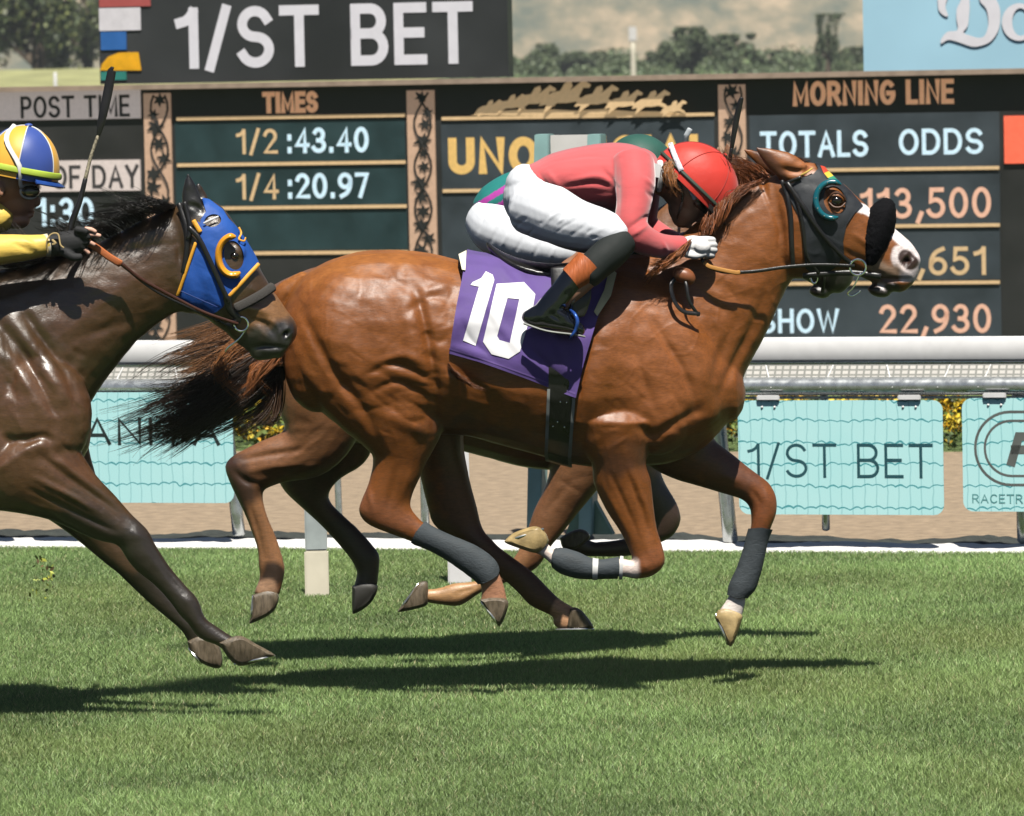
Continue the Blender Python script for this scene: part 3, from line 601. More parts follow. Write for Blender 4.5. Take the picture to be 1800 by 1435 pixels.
eo = [(math.cos(a)*(uu[1]-uu[0])/2+(uu[0]+uu[1])/2, math.sin(a)*(vv[1]-vv[0])/2+(vv[0]+vv[1])/2) for a in np.linspace(0, 2*math.pi, 32, endpoint=False)]
ei = [(math.cos(a)*(uu[1]-uu[0])*.24+(uu[0]+uu[1])/2+.01, math.sin(a)*(vv[1]-vv[0])*.37+(vv[0]+vv[1])/2) for a in np.linspace(0, 2*math.pi, 32, endpoint=False)]
ring(BD, eo, ei, .031, M_wh, db, 'lettering')
# rows
for (x0, y0, x1, y1, m) in ((308, 212, 712, 284, M_row), (309, 293, 714, 361, M_row), (310, 370, 716, 440, M_row), (311, 450, 716, 600, M_black), (776, 212, 1256, 330, M_row2), (778, 340, 1258, 600, M_row2), (1318, 200, 1757, 296, M_row2), (1320, 305, 1758, 395, M_row2), (1322, 404, 1758, 493, M_row2), (1322, 503, 1760, 600, M_row2)):
    rect(x0, y0, x1, y1, .006, .012, m, 'display_row')
for (x0, x1, y, m) in ((310, 711, 206, M_tan), (311, 712, 288, M_tan), (312, 714, 365, M_tan), (313, 716, 445, M_tan), (776, 1255, 205, M_tan), (778, 1256, 333, M_tan), (1330, 1756, 298, M_tan), (1335, 1757, 398, M_tan), (1335, 1757, 498, M_tan)):
    rect(x0, y-3, x1, y+3, .02, .02, m, 'divider')
rect(1765, 203, 1900, 287, .02, .02, lampmat('red_lamp', (.72, .12, .06), .45), 'red_panel')
rect(-200, 162, 246, 212, .02, .02, M_box, 'label_panel'); rect(-200, 284, 246, 338, .02, .02, M_box, 'label_panel')
T = [('POST TIME', 36, 168, 228, 207, M_ink4, .15), ('TIME OF DAY', -20, 291, 244, 332, M_ink4, .15), ('1:30', 62, 348, 165, 398, M_bl, .16), ('TIMES', 461, 161, 559, 199, M_or, .23), ('1/2', 415, 227, 488, 271, M_tan, .14), (':43.40', 505, 224, 648, 269, M_bl, .17),
     ('1/4', 415, 306, 490, 351, M_tan, .14), (':20.97', 506, 304, 649, 349, M_bl, .17), ('UNOFFICIAL', 788, 239, 1252, 304, M_gold, .24), ('MORNING LINE', 1393, 141, 1677, 185, M_or, .20), ('TOTALS', 1336, 230, 1526, 277, M_bl, .16), ('ODDS', 1580, 226, 1728, 272, M_bl, .16),
     ('113,500', 1512, 330, 1742, 384, M_pk, .15), (',651', 1612, 434, 1733, 484, M_tan, .15), ('SHOW', 1336, 543, 1475, 586, M_bl, .16), ('22,930', 1546, 535, 1742, 586, M_pk, .15)]
for (s, x0, y0, x1, y1, m, b) in T: ptext(BD, s, x0, y0, x1, y1, (.022 if m is M_ink4 else .0075), m, tb, bold=b, depth=.0008)
# leafy columns
def leaf(cx, cy, s, a):
    o = []
    for k in range(18):
        t = k/18*2*math.pi; r = s*(1 if k % 3 == 0 else (.62 if k % 3 == 1 else .45)); o.append((cx+r*math.cos(t+a), cy+r*math.sin(t+a)))
    return o
rs = random.Random(3)
for x0, x1, yt in ((257, 300, 164), (719, 763, 159), (1266, 1309, 149)):
    rect(x0, yt, x1+4, 605, .02, .03, M_col, 'column')
    mb = MB(); xm = (x0+x1)/2+1; ph = rs.uniform(0, 3)
    for br_ in (0, 1):
        st = [(xm+(15 if br_ else -15)*math.sin(t*.042+ph)+ (t*.01), yt+4+t) for t in range(0, 436, 12)]
        for a, b in zip(st[:-1], st[1:]):
            A = BD.w(*BD.uv(*a, .03), .03); B = BD.w(*BD.uv(*b, .03), .03); tube(mb, [(*A, .008), (*B, .008)], world=True, k=1, n=6)
    t = 8
    while t < 430:
        cx = xm+rs.uniform(-12, 12); pl_ = leaf(cx, yt+t+4, rs.uniform(11, 17), rs.uniform(0, 6)); mb.prism([BD.w(*BD.uv(min(max(x, x0+1), x1+3), y, .03), .03) for x, y in pl_], -BD.N*.006); t += rs.uniform(20, 30)
    kid(mb.build('vine_cutout', M_black), tb)
# frieze of galloping horses
def hz(cx, cy, s, fl=0): # little running horse and rider outline
    pts = [(-32, 14), (-24, 2), (-14, -4), (-4, -6), (2, -16), (10, -19), (12, -12), (8, -6), (16, -12), (26, -20), (36, -14), (34, -10), (26, -10), (20, 2), (28, 6), (34, 14), (26, 12), (16, 8), (4, 10), (-8, 10), (-16, 16), (-26, 24), (-22, 12)]
    return [(cx+x*s, cy+y*s) for x, y in pts]
mb = MB()
for i, (cx, cy, s) in enumerate(((858, 190, .75), (896, 182, .85), (938, 172, 1.1), (990, 168, 1.35), (1046, 172, 1.15), (1094, 178, 1.0), (1142, 178, 1.0), (1182, 190, .7))):
    o_ = .022+.006*i; mb.prism([BD.w(*BD.uv(x, y, o_), o_) for x, y in hz(cx, cy, s)], -BD.N*.005)
base = [(828, 203), (850, 198), (900, 194), (960, 192), (1010, 195), (1060, 192), (1110, 196), (1150, 196), (1200, 199), (1206, 203)]
mb.prism([BD.w(*BD.uv(x, y, .02), .02) for x, y in base], -BD.N*.005); kid(mb.build('horse_frieze', lampmat('frieze_gold', (.55, .38, .20), .38)), tb)
# ================================================================== hills and trees far behind
M_hill = bpy.data.materials.new('dry_hillside'); M_hill.use_nodes = True; nt = M_hill.node_tree; p = nt.nodes['Principled BSDF']; p.inputs['Roughness'].default_value = .95
tc = nn(nt, 'ShaderNodeTexCoord'); nz = nn(nt, 'ShaderNodeTexNoise'); nz.inputs['Scale'].default_value = .10; nz.inputs['Detail'].default_value = 8; nz.inputs['Roughness'].default_value = .65; nt.links.new(tc.outputs['Object'], nz.inputs['Vector'])
cr = nn(nt, 'ShaderNodeValToRGB'); cr.color_ramp.elements[0].position = .38; cr.color_ramp.elements[0].color = (.10, .115, .09, 1); cr.color_ramp.elements[1].position = .62; cr.color_ramp.elements[1].color = (.36, .28, .19, 1)
e_ = cr.color_ramp.elements.new(.5); e_.color = (.20, .18, .125, 1); nt.links.new(nz.outputs[0], cr.inputs[0]); nt.links.new(cr.outputs[0], p.inputs['Base Color'])
nx, ny = 160, 60; X, Yg = np.meshgrid(np.linspace(-500, 500, nx), np.linspace(800, 870, ny)); co = np.stack([X.ravel(), Yg.ravel(), X.ravel()*0], 1)
hgt = (Yg.ravel()-800)*.75+vnoise(co, .05, 1)*9*np.clip((Yg.ravel()-800)/30, 0, 1)+vnoise(co, .2, 2)*2.5*np.clip((Yg.ravel()-800)/20, 0, 1); co[:, 2] = hgt-.5
F = [(j*nx+i, j*nx+i+1, (j+1)*nx+i+1, (j+1)*nx+i) for j in range(ny-1) for i in range(nx-1)]
hl = link('hillside', mesh(co, F), M_hill, sharp=0); hl['kind'] = 'structure'
M_bark = mat('bark', (.12, .09, .06), .9)
def tree(px, ytop, wpx, Y, lab, seed, cols, tall=1.0):
    c = P(px, 110, Y); top = P(px, ytop, Y)[2]; rr = wpx/2*SP(Y); rs = np.random.RandomState(seed)
    e = empty('tree', (c[0], Y, 0), lab, 'tree', 'trees standing in front of the hillside')
    mb = MB(); tube(mb, [(c[0], Y, -.1, .05*top+.05), (c[0]+.1*rr, Y, top*.5, .035*top), (c[0], Y, top*.9, .01*top)], world=True, n=8)
    for k in range(5): a = rs.uniform(0, 6.3); tube(mb, [(c[0], Y, top*.25, .02*top), (c[0]+math.cos(a)*rr*.6, Y+math.sin(a)*rr*.6, top*rs.uniform(.45, .8), .008*top)], world=True, n=6)
    kid(mb.build('trunk', M_bark, smooth=True), e)
    cl = rs.normal(size=(22, 3))*np.array([.42, .42, .22*tall]); cs = rs.uniform(.14, .30, 22)
    def fn(r, n):
        i = r.randint(0, 22, n); q = r.normal(size=(n, 3)); q /= np.linalg.norm(q, axis=1)[:, None]; q *= (r.rand(n)**.4)[:, None]
        p_ = (cl[i]+q*cs[i][:, None]*1.1); p_[:, 0] *= rr; p_[:, 1] *= rr; p_[:, 2] = top*.62+p_[:, 2]*top*.85; p_ += np.array([c[0], Y, 0]); p_[:, 2] = np.clip(p_[:, 2], .15, top); return p_
    kid(link('crown', leafmass(5000, fn, .055*rr+.03, cols, seed), M_leaf, smooth=False), e)
G1 = [(.075, .11, .05), (.105, .14, .065), (.13, .165, .08)]; G2 = [(.09, .13, .06), (.12, .155, .075), (.15, .175, .09)]; G3 = [(.04, .06, .02), (.07, .10, .03), (.14, .16, .05)]  # first two leaf greens paled to stand in for haze
TR = [(930, 98, 90, 430, 'small pale green shrub tree directly right of the black 1/ST BET sign', G2), (958, 78, 62, 400, 'round grey green tree second right of the black 1/ST BET sign', G1), (1020, 92, 100, 450, 'low pale tree between the round tree and the lamp pole', G2), (1075, 96, 80, 420, 'small low tree just left of the lamp pole', G2),
      (1158, 90, 60, 430, 'short pale tree just right of the lamp pole', G2), (1215, 50, 130, 380, 'broad tall green tree in the middle of the gap between the two signs', G1), (1290, 62, 110, 390, 'wide green tree right of the tallest one in the gap', G1), (1375, 90, 110, 430, 'low hazy tree left of the slender dark tree', G2),
      (1455, 26, 62, 370, 'slender upright dark tree near the light blue sign', G1), (1500, 84, 70, 400, 'pale green tree touching the left edge of the light blue sign', G2), (60, -60, 230, 300, 'large dark olive tree in the top left corner', G3), (150, -40, 150, 330, 'olive tree beside the left edge of the black sign', G3), (-60, -30, 200, 310, 'dark olive tree cut by the left frame edge', G3)]
for i, (px, yt, w, Y, lab, g) in enumerate(TR): tree(px, yt, w, Y, lab, 40+i, g, 1.3 if i == 8 else 1)
def sh(rs, n):
    x = rs.uniform(-8, 60, n); y = rs.uniform(370, 470, n); z = rs.rand(n)**.7*(1.0+.7*np.sin(x*.9)+.5*np.sin(x*2.3+1)); return np.stack([x, y, np.maximum(z, .02)], 1)
s_ = link('shrubs', leafmass(26000, sh, .16, G2+G1, 77), M_leaf, smooth=False); tag(s_, 'low pale scrub filling the gap under the trees between the two signs', 'shrubs', kind='stuff')
# lamp pole and left low post
c = P(1113, 120, 300); e = empty('lamp_pole', (c[0], 300, 0), 'slim cream floodlight pole between the shrubs in the gap between the signs', 'pole'); mb = MB(); zt_ = P(1113, 76, 300)[2]
tube(mb, [(c[0], 300, -.1, .17), (c[0], 300, zt_, .14)], world=True, n=10); kid(mb.build('pole', M_cream, smooth=True), e); mb = MB(); mb.box((c[0], 300, P(1113, 60, 300)[2]), (.22, 0, 0), (0, .15, 0), (0, 0, .4)); kid(mb.build('lamp_head', M_sign, bevel=.04), e)
c = P(97, 130, 120); e = link('stake', mesh(*[[], []]) if False else None or mesh([(0, 0, 0)], []), None, smooth=False); bpy.data.objects.remove(e)
mb = MB(); tube(mb, [(c[0], 120, 0, .04), (c[0], 120, P(97, 129, 120)[2], .04)], world=True, n=8); tag(mb.build('stake', M_white, smooth=True), 'tiny white stake on the bank below the olive tree at left', 'stake')
# grassy bank at the left
nxb = 60; X, Yg = np.meshgrid(np.linspace(-60, 2, nxb), np.linspace(130, 280, 20)); zb_ = np.clip((Yg-130)/150, 0, 1)*1.7*np.clip((2-X)/12, 0, 1)-.02; co = np.stack([X.ravel(), Yg.ravel(), zb_.ravel()], 1)
bk = link('grass_bank', mesh(co, [(j*nxb+i, j*nxb+i+1, (j+1)*nxb+i+1, (j+1)*nxb+i) for j in range(19) for i in range(nxb-1)]), mat('dry_grass', (.30, .30, .13), .95, var=.4, ns=.5), sharp=0); bk['kind'] = 'structure'

# air between here and the hills
hz_ = MB(); hz_.box((0, 440, 39), (560, 0, 0), (0, 480, 0), (0, 0, 41)); ho = hz_.build('haze', None); ho['kind'] = 'stuff'; ho['label'] = 'thin pale summer haze over the far hills'; ho['category'] = 'haze'
hm_ = bpy.data.materials.new('haze'); hm_.use_nodes = True; nt = hm_.node_tree; nt.nodes.remove(nt.nodes['Principled BSDF']); pv = nn(nt, 'ShaderNodeVolumePrincipled'); pv.inputs['Density'].default_value = .00022; pv.inputs['Color'].default_value = (.85, .9, .95, 1); nt.links.new(pv.outputs[0], nt.nodes['Material Output'].inputs['Volume']); ho.data.materials.append(hm_)
# ================================================================== HORSES
def coat_mat(name, rough, spec=.5, coat=0., bump=.0011):
    m = mat(name, (0, 0, 0), rough, attr=True, var=.13, ns=9, bump=bump, bs=38, coat=coat, spec=spec)
    nt = m.node_tree; p = nt.nodes['Principled BSDF']; bmp = [n for n in nt.nodes if n.type == 'BUMP'][0]
    n3 = nn(nt, 'ShaderNodeTexNoise'); n3.inputs['Scale'].default_value = 420; n3.inputs['Detail'].default_value = 2; tc = [n for n in nt.nodes if n.type == 'TEX_COORD'][0]
    mp = nn(nt, 'ShaderNodeMapping'); mp.inputs['Scale'].default_value = (.35, 1, 1.3); nt.links.new(tc.outputs['Object'], mp.inputs[0]); nt.links.new(mp.outputs[0], n3.inputs['Vector'])
    b2 = nn(nt, 'ShaderNodeBump'); b2.inputs['Distance'].default_value = .0011; b2.inputs['Strength'].default_value = .6; nt.links.new(n3.outputs[0], b2.inputs['Height']); nt.links.new(bmp.outputs[0], b2.inputs['Normal']); nt.links.new(b2.outputs[0], p.inputs['Normal'])
    # fine streaks of short hair in the colour and gloss
    n4 = nn(nt, 'ShaderNodeTexNoise'); n4.inputs['Scale'].default_value = 150; n4.inputs['Detail'].default_value = 4; n4.inputs['Roughness'].default_value = .7
    m4 = nn(nt, 'ShaderNodeMapping'); m4.inputs['Rotation'].default_value = (0, .5, 0); m4.inputs['Scale'].default_value = (.22, 1, 1.2); nt.links.new(tc.outputs['Object'], m4.inputs[0]); nt.links.new(m4.outputs[0], n4.inputs['Vector'])
    r4 = nn(nt, 'ShaderNodeMapRange'); r4.inputs[1].default_value = .3; r4.inputs[2].default_value = .7; r4.inputs[3].default_value = .72; r4.inputs[4].default_value = 1.28; nt.links.new(n4.outputs[0], r4.inputs[0])
    src = p.inputs['Base Color'].links[0].from_socket; s4 = nn(nt, 'ShaderNodeVectorMath', operation='SCALE'); nt.links.new(src, s4.inputs[0]); nt.links.new(r4.outputs[0], s4.inputs[3]); nt.links.new(s4.outputs[0], p.inputs['Base Color'])
    return m
M_chest = coat_mat('chestnut_coat', .46, spec=.6, coat=.0); M_bay = coat_mat('bay_coat', .42, spec=.8); M_dbay = coat_mat('wet_dark_bay_coat', .36, spec=.8, coat=.18, bump=.0018)
M_hair = mat('horse_hair', (0, 0, 0), .38, attr=True, var=.05, spec=.5)
M_hoof = mat('hoof_horn', (.13, .10, .065), .42, var=.35, ns=30, bump=.001, bs=120, streak=(4, 4, 1)); M_hoofl = mat('pale_hoof_horn', (.40, .29, .13), .42, var=.3, ns=30, bump=.001, bs=120)
M_shoe = mat('horseshoe', (.7, .7, .68), .25, metal=.9)
M_leather = mat('black_leather', (.012, .011, .011), .33, bump=.0006, bs=150); M_brown = mat('brown_leather', (.22, .075, .03), .4, bump=.0006, bs=120)
M_band = mat('grey_bandage', (.045, .055, .062), .75, var=.2, ns=25, bump=.0016, bs=90, streak=(1, 1, 2.5)); M_chrome = mat('bit_metal', (.8, .8, .8), .15, metal=1)
M_wet = mat('eye_ball', (.008, .005, .004), .06, coat=.6)
def hoof(poly, Y, hw, m, parent, shoe=None, name='hoof'):
    "side outline in the picture; tapers in depth at both ends"
    mb = MB(); pts = catmull(np.array(list(poly)+[poly[0]], float), 4)[:-1]; c = pts.mean(0); V = []; n = len(pts)
    lay = [(-1, .72), (-.8, .93), (-.4, 1), (0, 1), (.4, 1), (.8, .93), (1, .72)]
    for y, s in lay: V += [P(c[0]+(x-c[0])*s, c[1]+(z-c[1])*s, Y+y*hw) for x, z in pts]
    F = [(i*n+j, i*n+(j+1) % n, (i+1)*n+(j+1) % n, (i+1)*n+j) for i in range(len(lay)-1) for j in range(n)]+[tuple(range(n)), tuple(range(len(lay)*n-1, (len(lay)-1)*n-1, -1))]
    mb.add(V, F); o = mb.build(name, m, smooth=True); kid(o, parent)
    if shoe:
        mb = MB(); a, b = shoe; tube(mb, [(a[0], a[1], Y-hw*.55, .0045), (b[0]*.7+a[0]*.3, b[1]*.7+a[1]*.3, Y-hw*.98, .0045), (b[0], b[1], Y-hw*.3, .0045), (b[0], b[1], Y+hw*.3, .0045), (b[0]*.6+a[0]*.4, b[1]*.6+a[1]*.4, Y+hw*.95, .0045)], n=8); kid(mb.build('horseshoe', M_shoe, smooth=True), o)
    return o
def shift(st, dx=0, dy=0, dY=0, k=1., ox=0, oy=0):
    return [(ox+(s[0]-ox)*k+dx, oy+(s[1]-oy)*k+dy, ox+(s[2]-ox)*k+dx, oy+(s[3]-oy)*k+dy, s[4]) + ((s[5]+dY,) if len(s) > 5 else ()) for s in st]
TORSO = [(492, 560, 494, 625, .07), (508, 520, 505, 665, .15), (535, 483, 540, 700, .21), (585, 456, 590, 745, .255), (640, 441, 650, 768, .275), (700, 440, 710, 772, .285), (760, 446, 770, 765, .285), (820, 462, 825, 768, .285), (880, 474, 880, 783, .295), (940, 478, 940, 799, .30), (1000, 474, 1000, 815, .295), (1060, 455, 1060, 822, .27), (1120, 456, 1125, 820, .25), (1180, 480, 1185, 812, .225), (1235, 540, 1240, 785, .19), (1275, 610, 1278, 745, .13)]
NECK = [(1040, 452, 1225, 790, .19), (1110, 448, 1268, 755, .18), (1150, 445, 1292, 700, .15), (1180, 425, 1318, 640, .12), (1215, 398, 1350, 580, .098), (1256, 360, 1376, 520, .085), (1292, 336, 1390, 495, .078), (1330, 318, 1398, 482, .072)]
HEAD = [(1348, 314, 1362, 430, .06), (1378, 300, 1372, 482, .075), (1408, 286, 1392, 489, .092), (1442, 290, 1420, 489, .100), (1478, 318, 1448, 484, .098), (1508, 346, 1472, 480, .086), (1534, 370, 1500, 482, .072), (1560, 392, 1520, 490, .060), (1585, 411, 1536, 498, .055), (1606, 432, 1550, 505, .056), (1618, 456, 1560, 512, .05), (1614, 478, 1575, 514, .038)]
def head_forms(mb, dx=0, dy=0, Y=0, T=None):
    T = T or (lambda x, y: (x+dx, y+dy))
    def E(x, y, yo, ax, ay, az, rot=0): x, y = T(x, y); ellipsoid(mb, P(x, y, Y+yo), ax, ay, az, rot=rot)
    for s in (-1, 1):
        E(1408, 425, s*.055, .085, .035, .10)      # cheek
        E(1468, 350, s*.078, .036, .028, .030)     # brow / orbit
        E(1592, 458, s*.038, .040, .022, .032, R(40))     # nostril rim
    E(1545, 512, 0, .042, .036, .022, R(15))       # lower lip and chin
def ear(tip, base1, base2, Y, yb, mb):
    a = ((base1[0]+base2[0])/2, (base1[1]+base2[1])/2); w = math.hypot(base1[0]-base2[0], base1[1]-base2[1])/2*SP(Y)
    d = (tip[0]-a[0], tip[1]-a[1])
    tube(mb, [(a[0]-d[0]*.15, a[1]-d[1]*.15, yb, w*.9), (a[0]+d[0]*.15, a[1]+d[1]*.15, yb, w*1.0), (a[0]+d[0]*.45, a[1]+d[1]*.45, yb+.004, w*.86), (a[0]+d[0]*.78, a[1]+d[1]*.78, yb, w*.45), (tip[0], tip[1], yb-.004, .004)], n=14, ry=.55)
# ---------------------------------------------------------------- HORSE ONE
H1 = empty('racehorse', (0, 0, 0), 'chestnut racehorse in black hood and purple cloth numbered 10 galloping in front', 'horse')
mb = MB(); YN, YF = -.13, .13
loft(mb, TORSO, 0, sq=.92); loft(mb, NECK, 0); loft(mb, HEAD, 0, sq=.9); head_forms(mb)
ear((1328, 260), (1378, 318), (1416, 286), 0, -.05, mb); ear((1306, 262), (1370, 318), (1396, 292), 0, .045, mb)
# shoulder and haunch masses
def E1(x, y, yo, ax, ay, az, rot=0, Y=0): ellipsoid(mb, P(x, y, Y+yo), ax, ay, az, rot=rot)
for s in (-1, 1):
    E1(1130, 690, s*.13, .17, .11, .23, R(-25)); E1(1070, 740, s*.15, .10, .095, .12, R(20)); E1(1215, 700, s*.10, .12, .09, .13)
    E1(610, 600, s*.13, .20, .14, .26, R(12)); E1(715, 690, s*.15, .12, .11, .15); E1(560, 640, s*.12, .12, .10, .17)
G = [(800, 600, 500, 600, .13), (795, 680, 530, 680, .125), (782, 745, 590, 745, .11), (765, 785, 640, 785, .085), (750, 812, 656, 806, .07), (739, 838, 648, 848, .058), (726, 868, 634, 882, .048), (722, 890, 631, 902, .042), (732, 906, 648, 923, .036), (749, 922, 700, 944, .030), (784, 941, 764, 969, .027), (835, 962, 812, 1000, .028), (866, 985, 838, 1020, .032), (876, 1005, 845, 1030, .030), (886, 1030, 846, 1043, .026), (892, 1058, 845, 1060, .03)]
loft(mb, G, YN, k=3)
HH = [(820, 640, 690, 640, .11), (818, 720, 708, 720, .10), (814, 775, 728, 780, .085), (825, 840, 739, 840, .062), (838, 890, 752, 893, .048), (849, 930, 762, 922, .040), (868, 952, 795, 950, .034), (884, 967, 850, 990, .027), (934, 1004, 905, 1037, .027), (960, 1030, 930, 1063, .032), (985, 1054, 957, 1077, .028), (1008, 1068, 972, 1085, .027), (1018, 1078, 972, 1096, .03), (1014, 1090, 982, 1106, .03)]
loft(mb, HH, YF, k=3)
B = [(1160, 740, 1000, 740, .12), (1142, 785, 1020, 785, .10), (1136, 818, 1040, 815, .085), (1144, 845, 1044, 850, .070), (1149, 890, 1064, 895, .055), (1155, 930, 1092, 938, .043), (1166, 965, 1106, 968, .040), (1168, 992, 1112, 985, .039), (1148, 1012, 1110, 986, .036), (1118, 1018, 1106, 985, .031), (1095, 1014, 1092, 982, .026), (1040, 1015, 1048, 987, .027), (1010, 1013, 1010, 972, .030), (986, 1005, 985, 966, .032), (970, 993, 978, 968, .027), (953, 978, 965, 958, .024), (940, 972, 952, 945, .026)]
loft(mb, B, YN-.02, k=3)
A = [(1285, 690, 1110, 780, .12), (1268, 745, 1135, 815, .10), (1255, 770, 1180, 840, .080), (1285, 797, 1232, 856, .062), (1325, 829, 1278, 870, .052), (1350, 848, 1303, 878, .043), (1364, 872, 1316, 890, .041), (1365, 900, 1320, 905, .041), (1357, 924, 1320, 925, .036), (1349, 945, 1315, 942, .029), (1343, 970, 1309, 966, .027), (1335, 1005, 1298, 1000, .029), (1324, 1036, 1285, 1028, .032), (1312, 1048, 1282, 1045, .030), (1310, 1061, 1275, 1058, .025), (1304, 1085, 1262, 1076, .03)]
loft(mb, A, YF, k=3)
# tail dock
tube(mb, [(540, 500, 0, .05), (500, 520, 0, .045), (480, 560, 0, .035), (462, 600, 0, .022)], n=12)
me1 = remesh(mb, .0055, 7)
def relief(me, sc=1., ymax=9):
    "small unevenness of muscle and skin, stronger on the trunk than on the fine legs"
    co = getco(me); no = getno(me); px = PN(co); w = np.clip((900-px[:, 1])/150, .15, 1)*sc
    v = vnoise(co*np.array([1, .7, .8]), 22, 5)*.0032+vnoise(co*np.array([1, .6, 1.2]), 48, 6)*.0022+vnoise(co, 110, 7)*.0008
    vn = np.clip(1-abs(vnoise(co*np.array([1, .5, 1]), 26, 9))*9, 0, 1)**2*np.clip(vnoise(co, 7, 10)*3, 0, 1); v = v+vn*.0012
    setco(me, co+no*(v*w)[:, None])
def wrinkles(me, x0, x1, y0, y1, n, ang, seed, ym, amp=.003):
    amp *= .55
    rw = random.Random(seed); S = []
    for _ in range(n):
        x, y = rw.uniform(x0, x1), rw.uniform(y0, y1); A_ = R(ang+rw.uniform(-28, 28)); L = rw.uniform(14, 46); dx, dy = math.cos(A_)*L, math.sin(A_)*L
        S.append(([(x-dx, y-dy), (x+rw.uniform(-4, 4), y+rw.uniform(-4, 4)), (x+dx, y+dy)], rw.uniform(3.2, 5.5), rw.choice((-1, -1, 1))*rw.uniform(.3, 1)*amp))
    sculpt(me, S, ym)
relief(me1)
wrinkles(me1, 700, 800, 480, 620, 16, -35, 1, 0); wrinkles(me1, 650, 780, 640, 770, 20, 12, 2, 0, .004); wrinkles(me1, 530, 640, 560, 720, 8, 60, 3, 0); wrinkles(me1, 1080, 1260, 560, 740, 20, 62, 4, 0, .0028); wrinkles(me1, 1220, 1340, 420, 560, 10, 35, 5, 0, .002); wrinkles(me1, 1050, 1150, 820, 960, 12, 68, 6, 0, .003); wrinkles(me1, 1060, 1220, 740, 790, 8, -10, 7, 0)
sculpt(me1, [
 ([(728, 500), (742, 550), (756, 620), (766, 690), (764, 745)], 9, -.016), ([(700, 505), (716, 560), (728, 630), (735, 690)], 18, .010),
 ([(640, 470), (690, 490), (730, 520)], 9, -.006), ([(690, 480), (715, 470), (740, 500)], 14, .008), ([(700, 560), (760, 520), (800, 540)], 8, -.006), ([(740, 520), (790, 500)], 10, .006),
 ([(520, 520), (550, 590), (590, 660), (640, 720), (665, 780)], 10, -.012), ([(560, 520), (600, 600), (650, 670), (700, 710)], 30, .010), ([(500, 560), (530, 640), (580, 710)], 12, .008),
 ([(640, 660), (690, 640), (740, 660), (770, 680)], 7, -.008), ([(650, 690), (700, 672), (765, 705)], 6, -.006), ([(660, 640), (710, 625), (755, 645)], 9, .008), ([(690, 700), (730, 715), (765, 735)], 8, -.007), ([(680, 730), (720, 745), (755, 765)], 14, .010),
 ([(735, 580), (770, 600), (790, 590)], 6, -.004), ([(740, 620), (775, 640)], 6, -.004), ([(790, 640), (820, 665), (860, 690)], 9, -.006), ([(780, 660), (820, 700)], 14, .006),
 ([(800, 480), (790, 560), (788, 640)], 8, -.003), ([(830, 690), (900, 730), (1000, 760)], 20, -.006),
 ([(1058, 540), (1030, 620), (1014, 700), (1008, 770)], 10, -.016), ([(1090, 560), (1060, 640), (1045, 720), (1060, 780)], 26, .012), ([(1130, 540), (1170, 600), (1205, 660), (1225, 720)], 8, -.009), ([(1105, 580), (1130, 660), (1150, 720)], 8, -.005), ([(1150, 640), (1190, 720), (1160, 770)], 26, .010),
 ([(1110, 740), (1150, 765), (1190, 740), (1235, 720)], 9, -.010), ([(1180, 560), (1220, 610), (1250, 680)], 20, .007), ([(1345, 520), (1320, 580), (1290, 640), (1262, 700)], 8, -.010), ([(1300, 560), (1268, 620), (1250, 680)], 9, -.006),
 ([(1240, 470), (1300, 500), (1350, 490)], 14, .005), ([(1200, 480), (1250, 530), (1290, 560)], 8, -.005), ([(1360, 330), (1372, 400), (1378, 460)], 8, -.010), ([(1300, 400), (1330, 450), (1350, 480)], 24, .006), ([(1230, 400), (1290, 340), (1330, 300)], 10, .006), ([(1245, 425), (1300, 370), (1345, 330)], 7, -.005),
 # near foreleg tendons
 ([(1075, 835), (1095, 880), (1120, 935)], 5, -.006), ([(1100, 825), (1122, 880), (1142, 940)], 5, -.007), ([(1112, 830), (1135, 890), (1150, 950)], 5, .005), ([(1060, 850), (1085, 900), (1110, 950)], 6, .005), ([(1120, 985), (1140, 1000)], 8, .004),
 ([(700, 810), (690, 860), (680, 900)], 7, -.006), ([(720, 830), (705, 880)], 6, .004), ([(648, 860), (655, 900)], 5, .004),
 # face
 ([(1500, 410), (1540, 440)], 6, .006), ([(1480, 440), (1520, 460), (1550, 480)], 6, -.006), ([(1520, 400), (1560, 425)], 6, -.004), ([(1590, 452), (1602, 463)], 10, -.034), ([(1577, 445), (1582, 470), (1596, 480)], 5, .005), ([(1607, 440), (1613, 458), (1606, 474)], 4, .004), ([(1520, 488), (1560, 492), (1600, 492)], 4, -.014), ([(1535, 470), (1570, 478)], 7, .005),
 ([(1372, 296), (1400, 302), (1422, 298)], 6, -.012),
], 0.0)
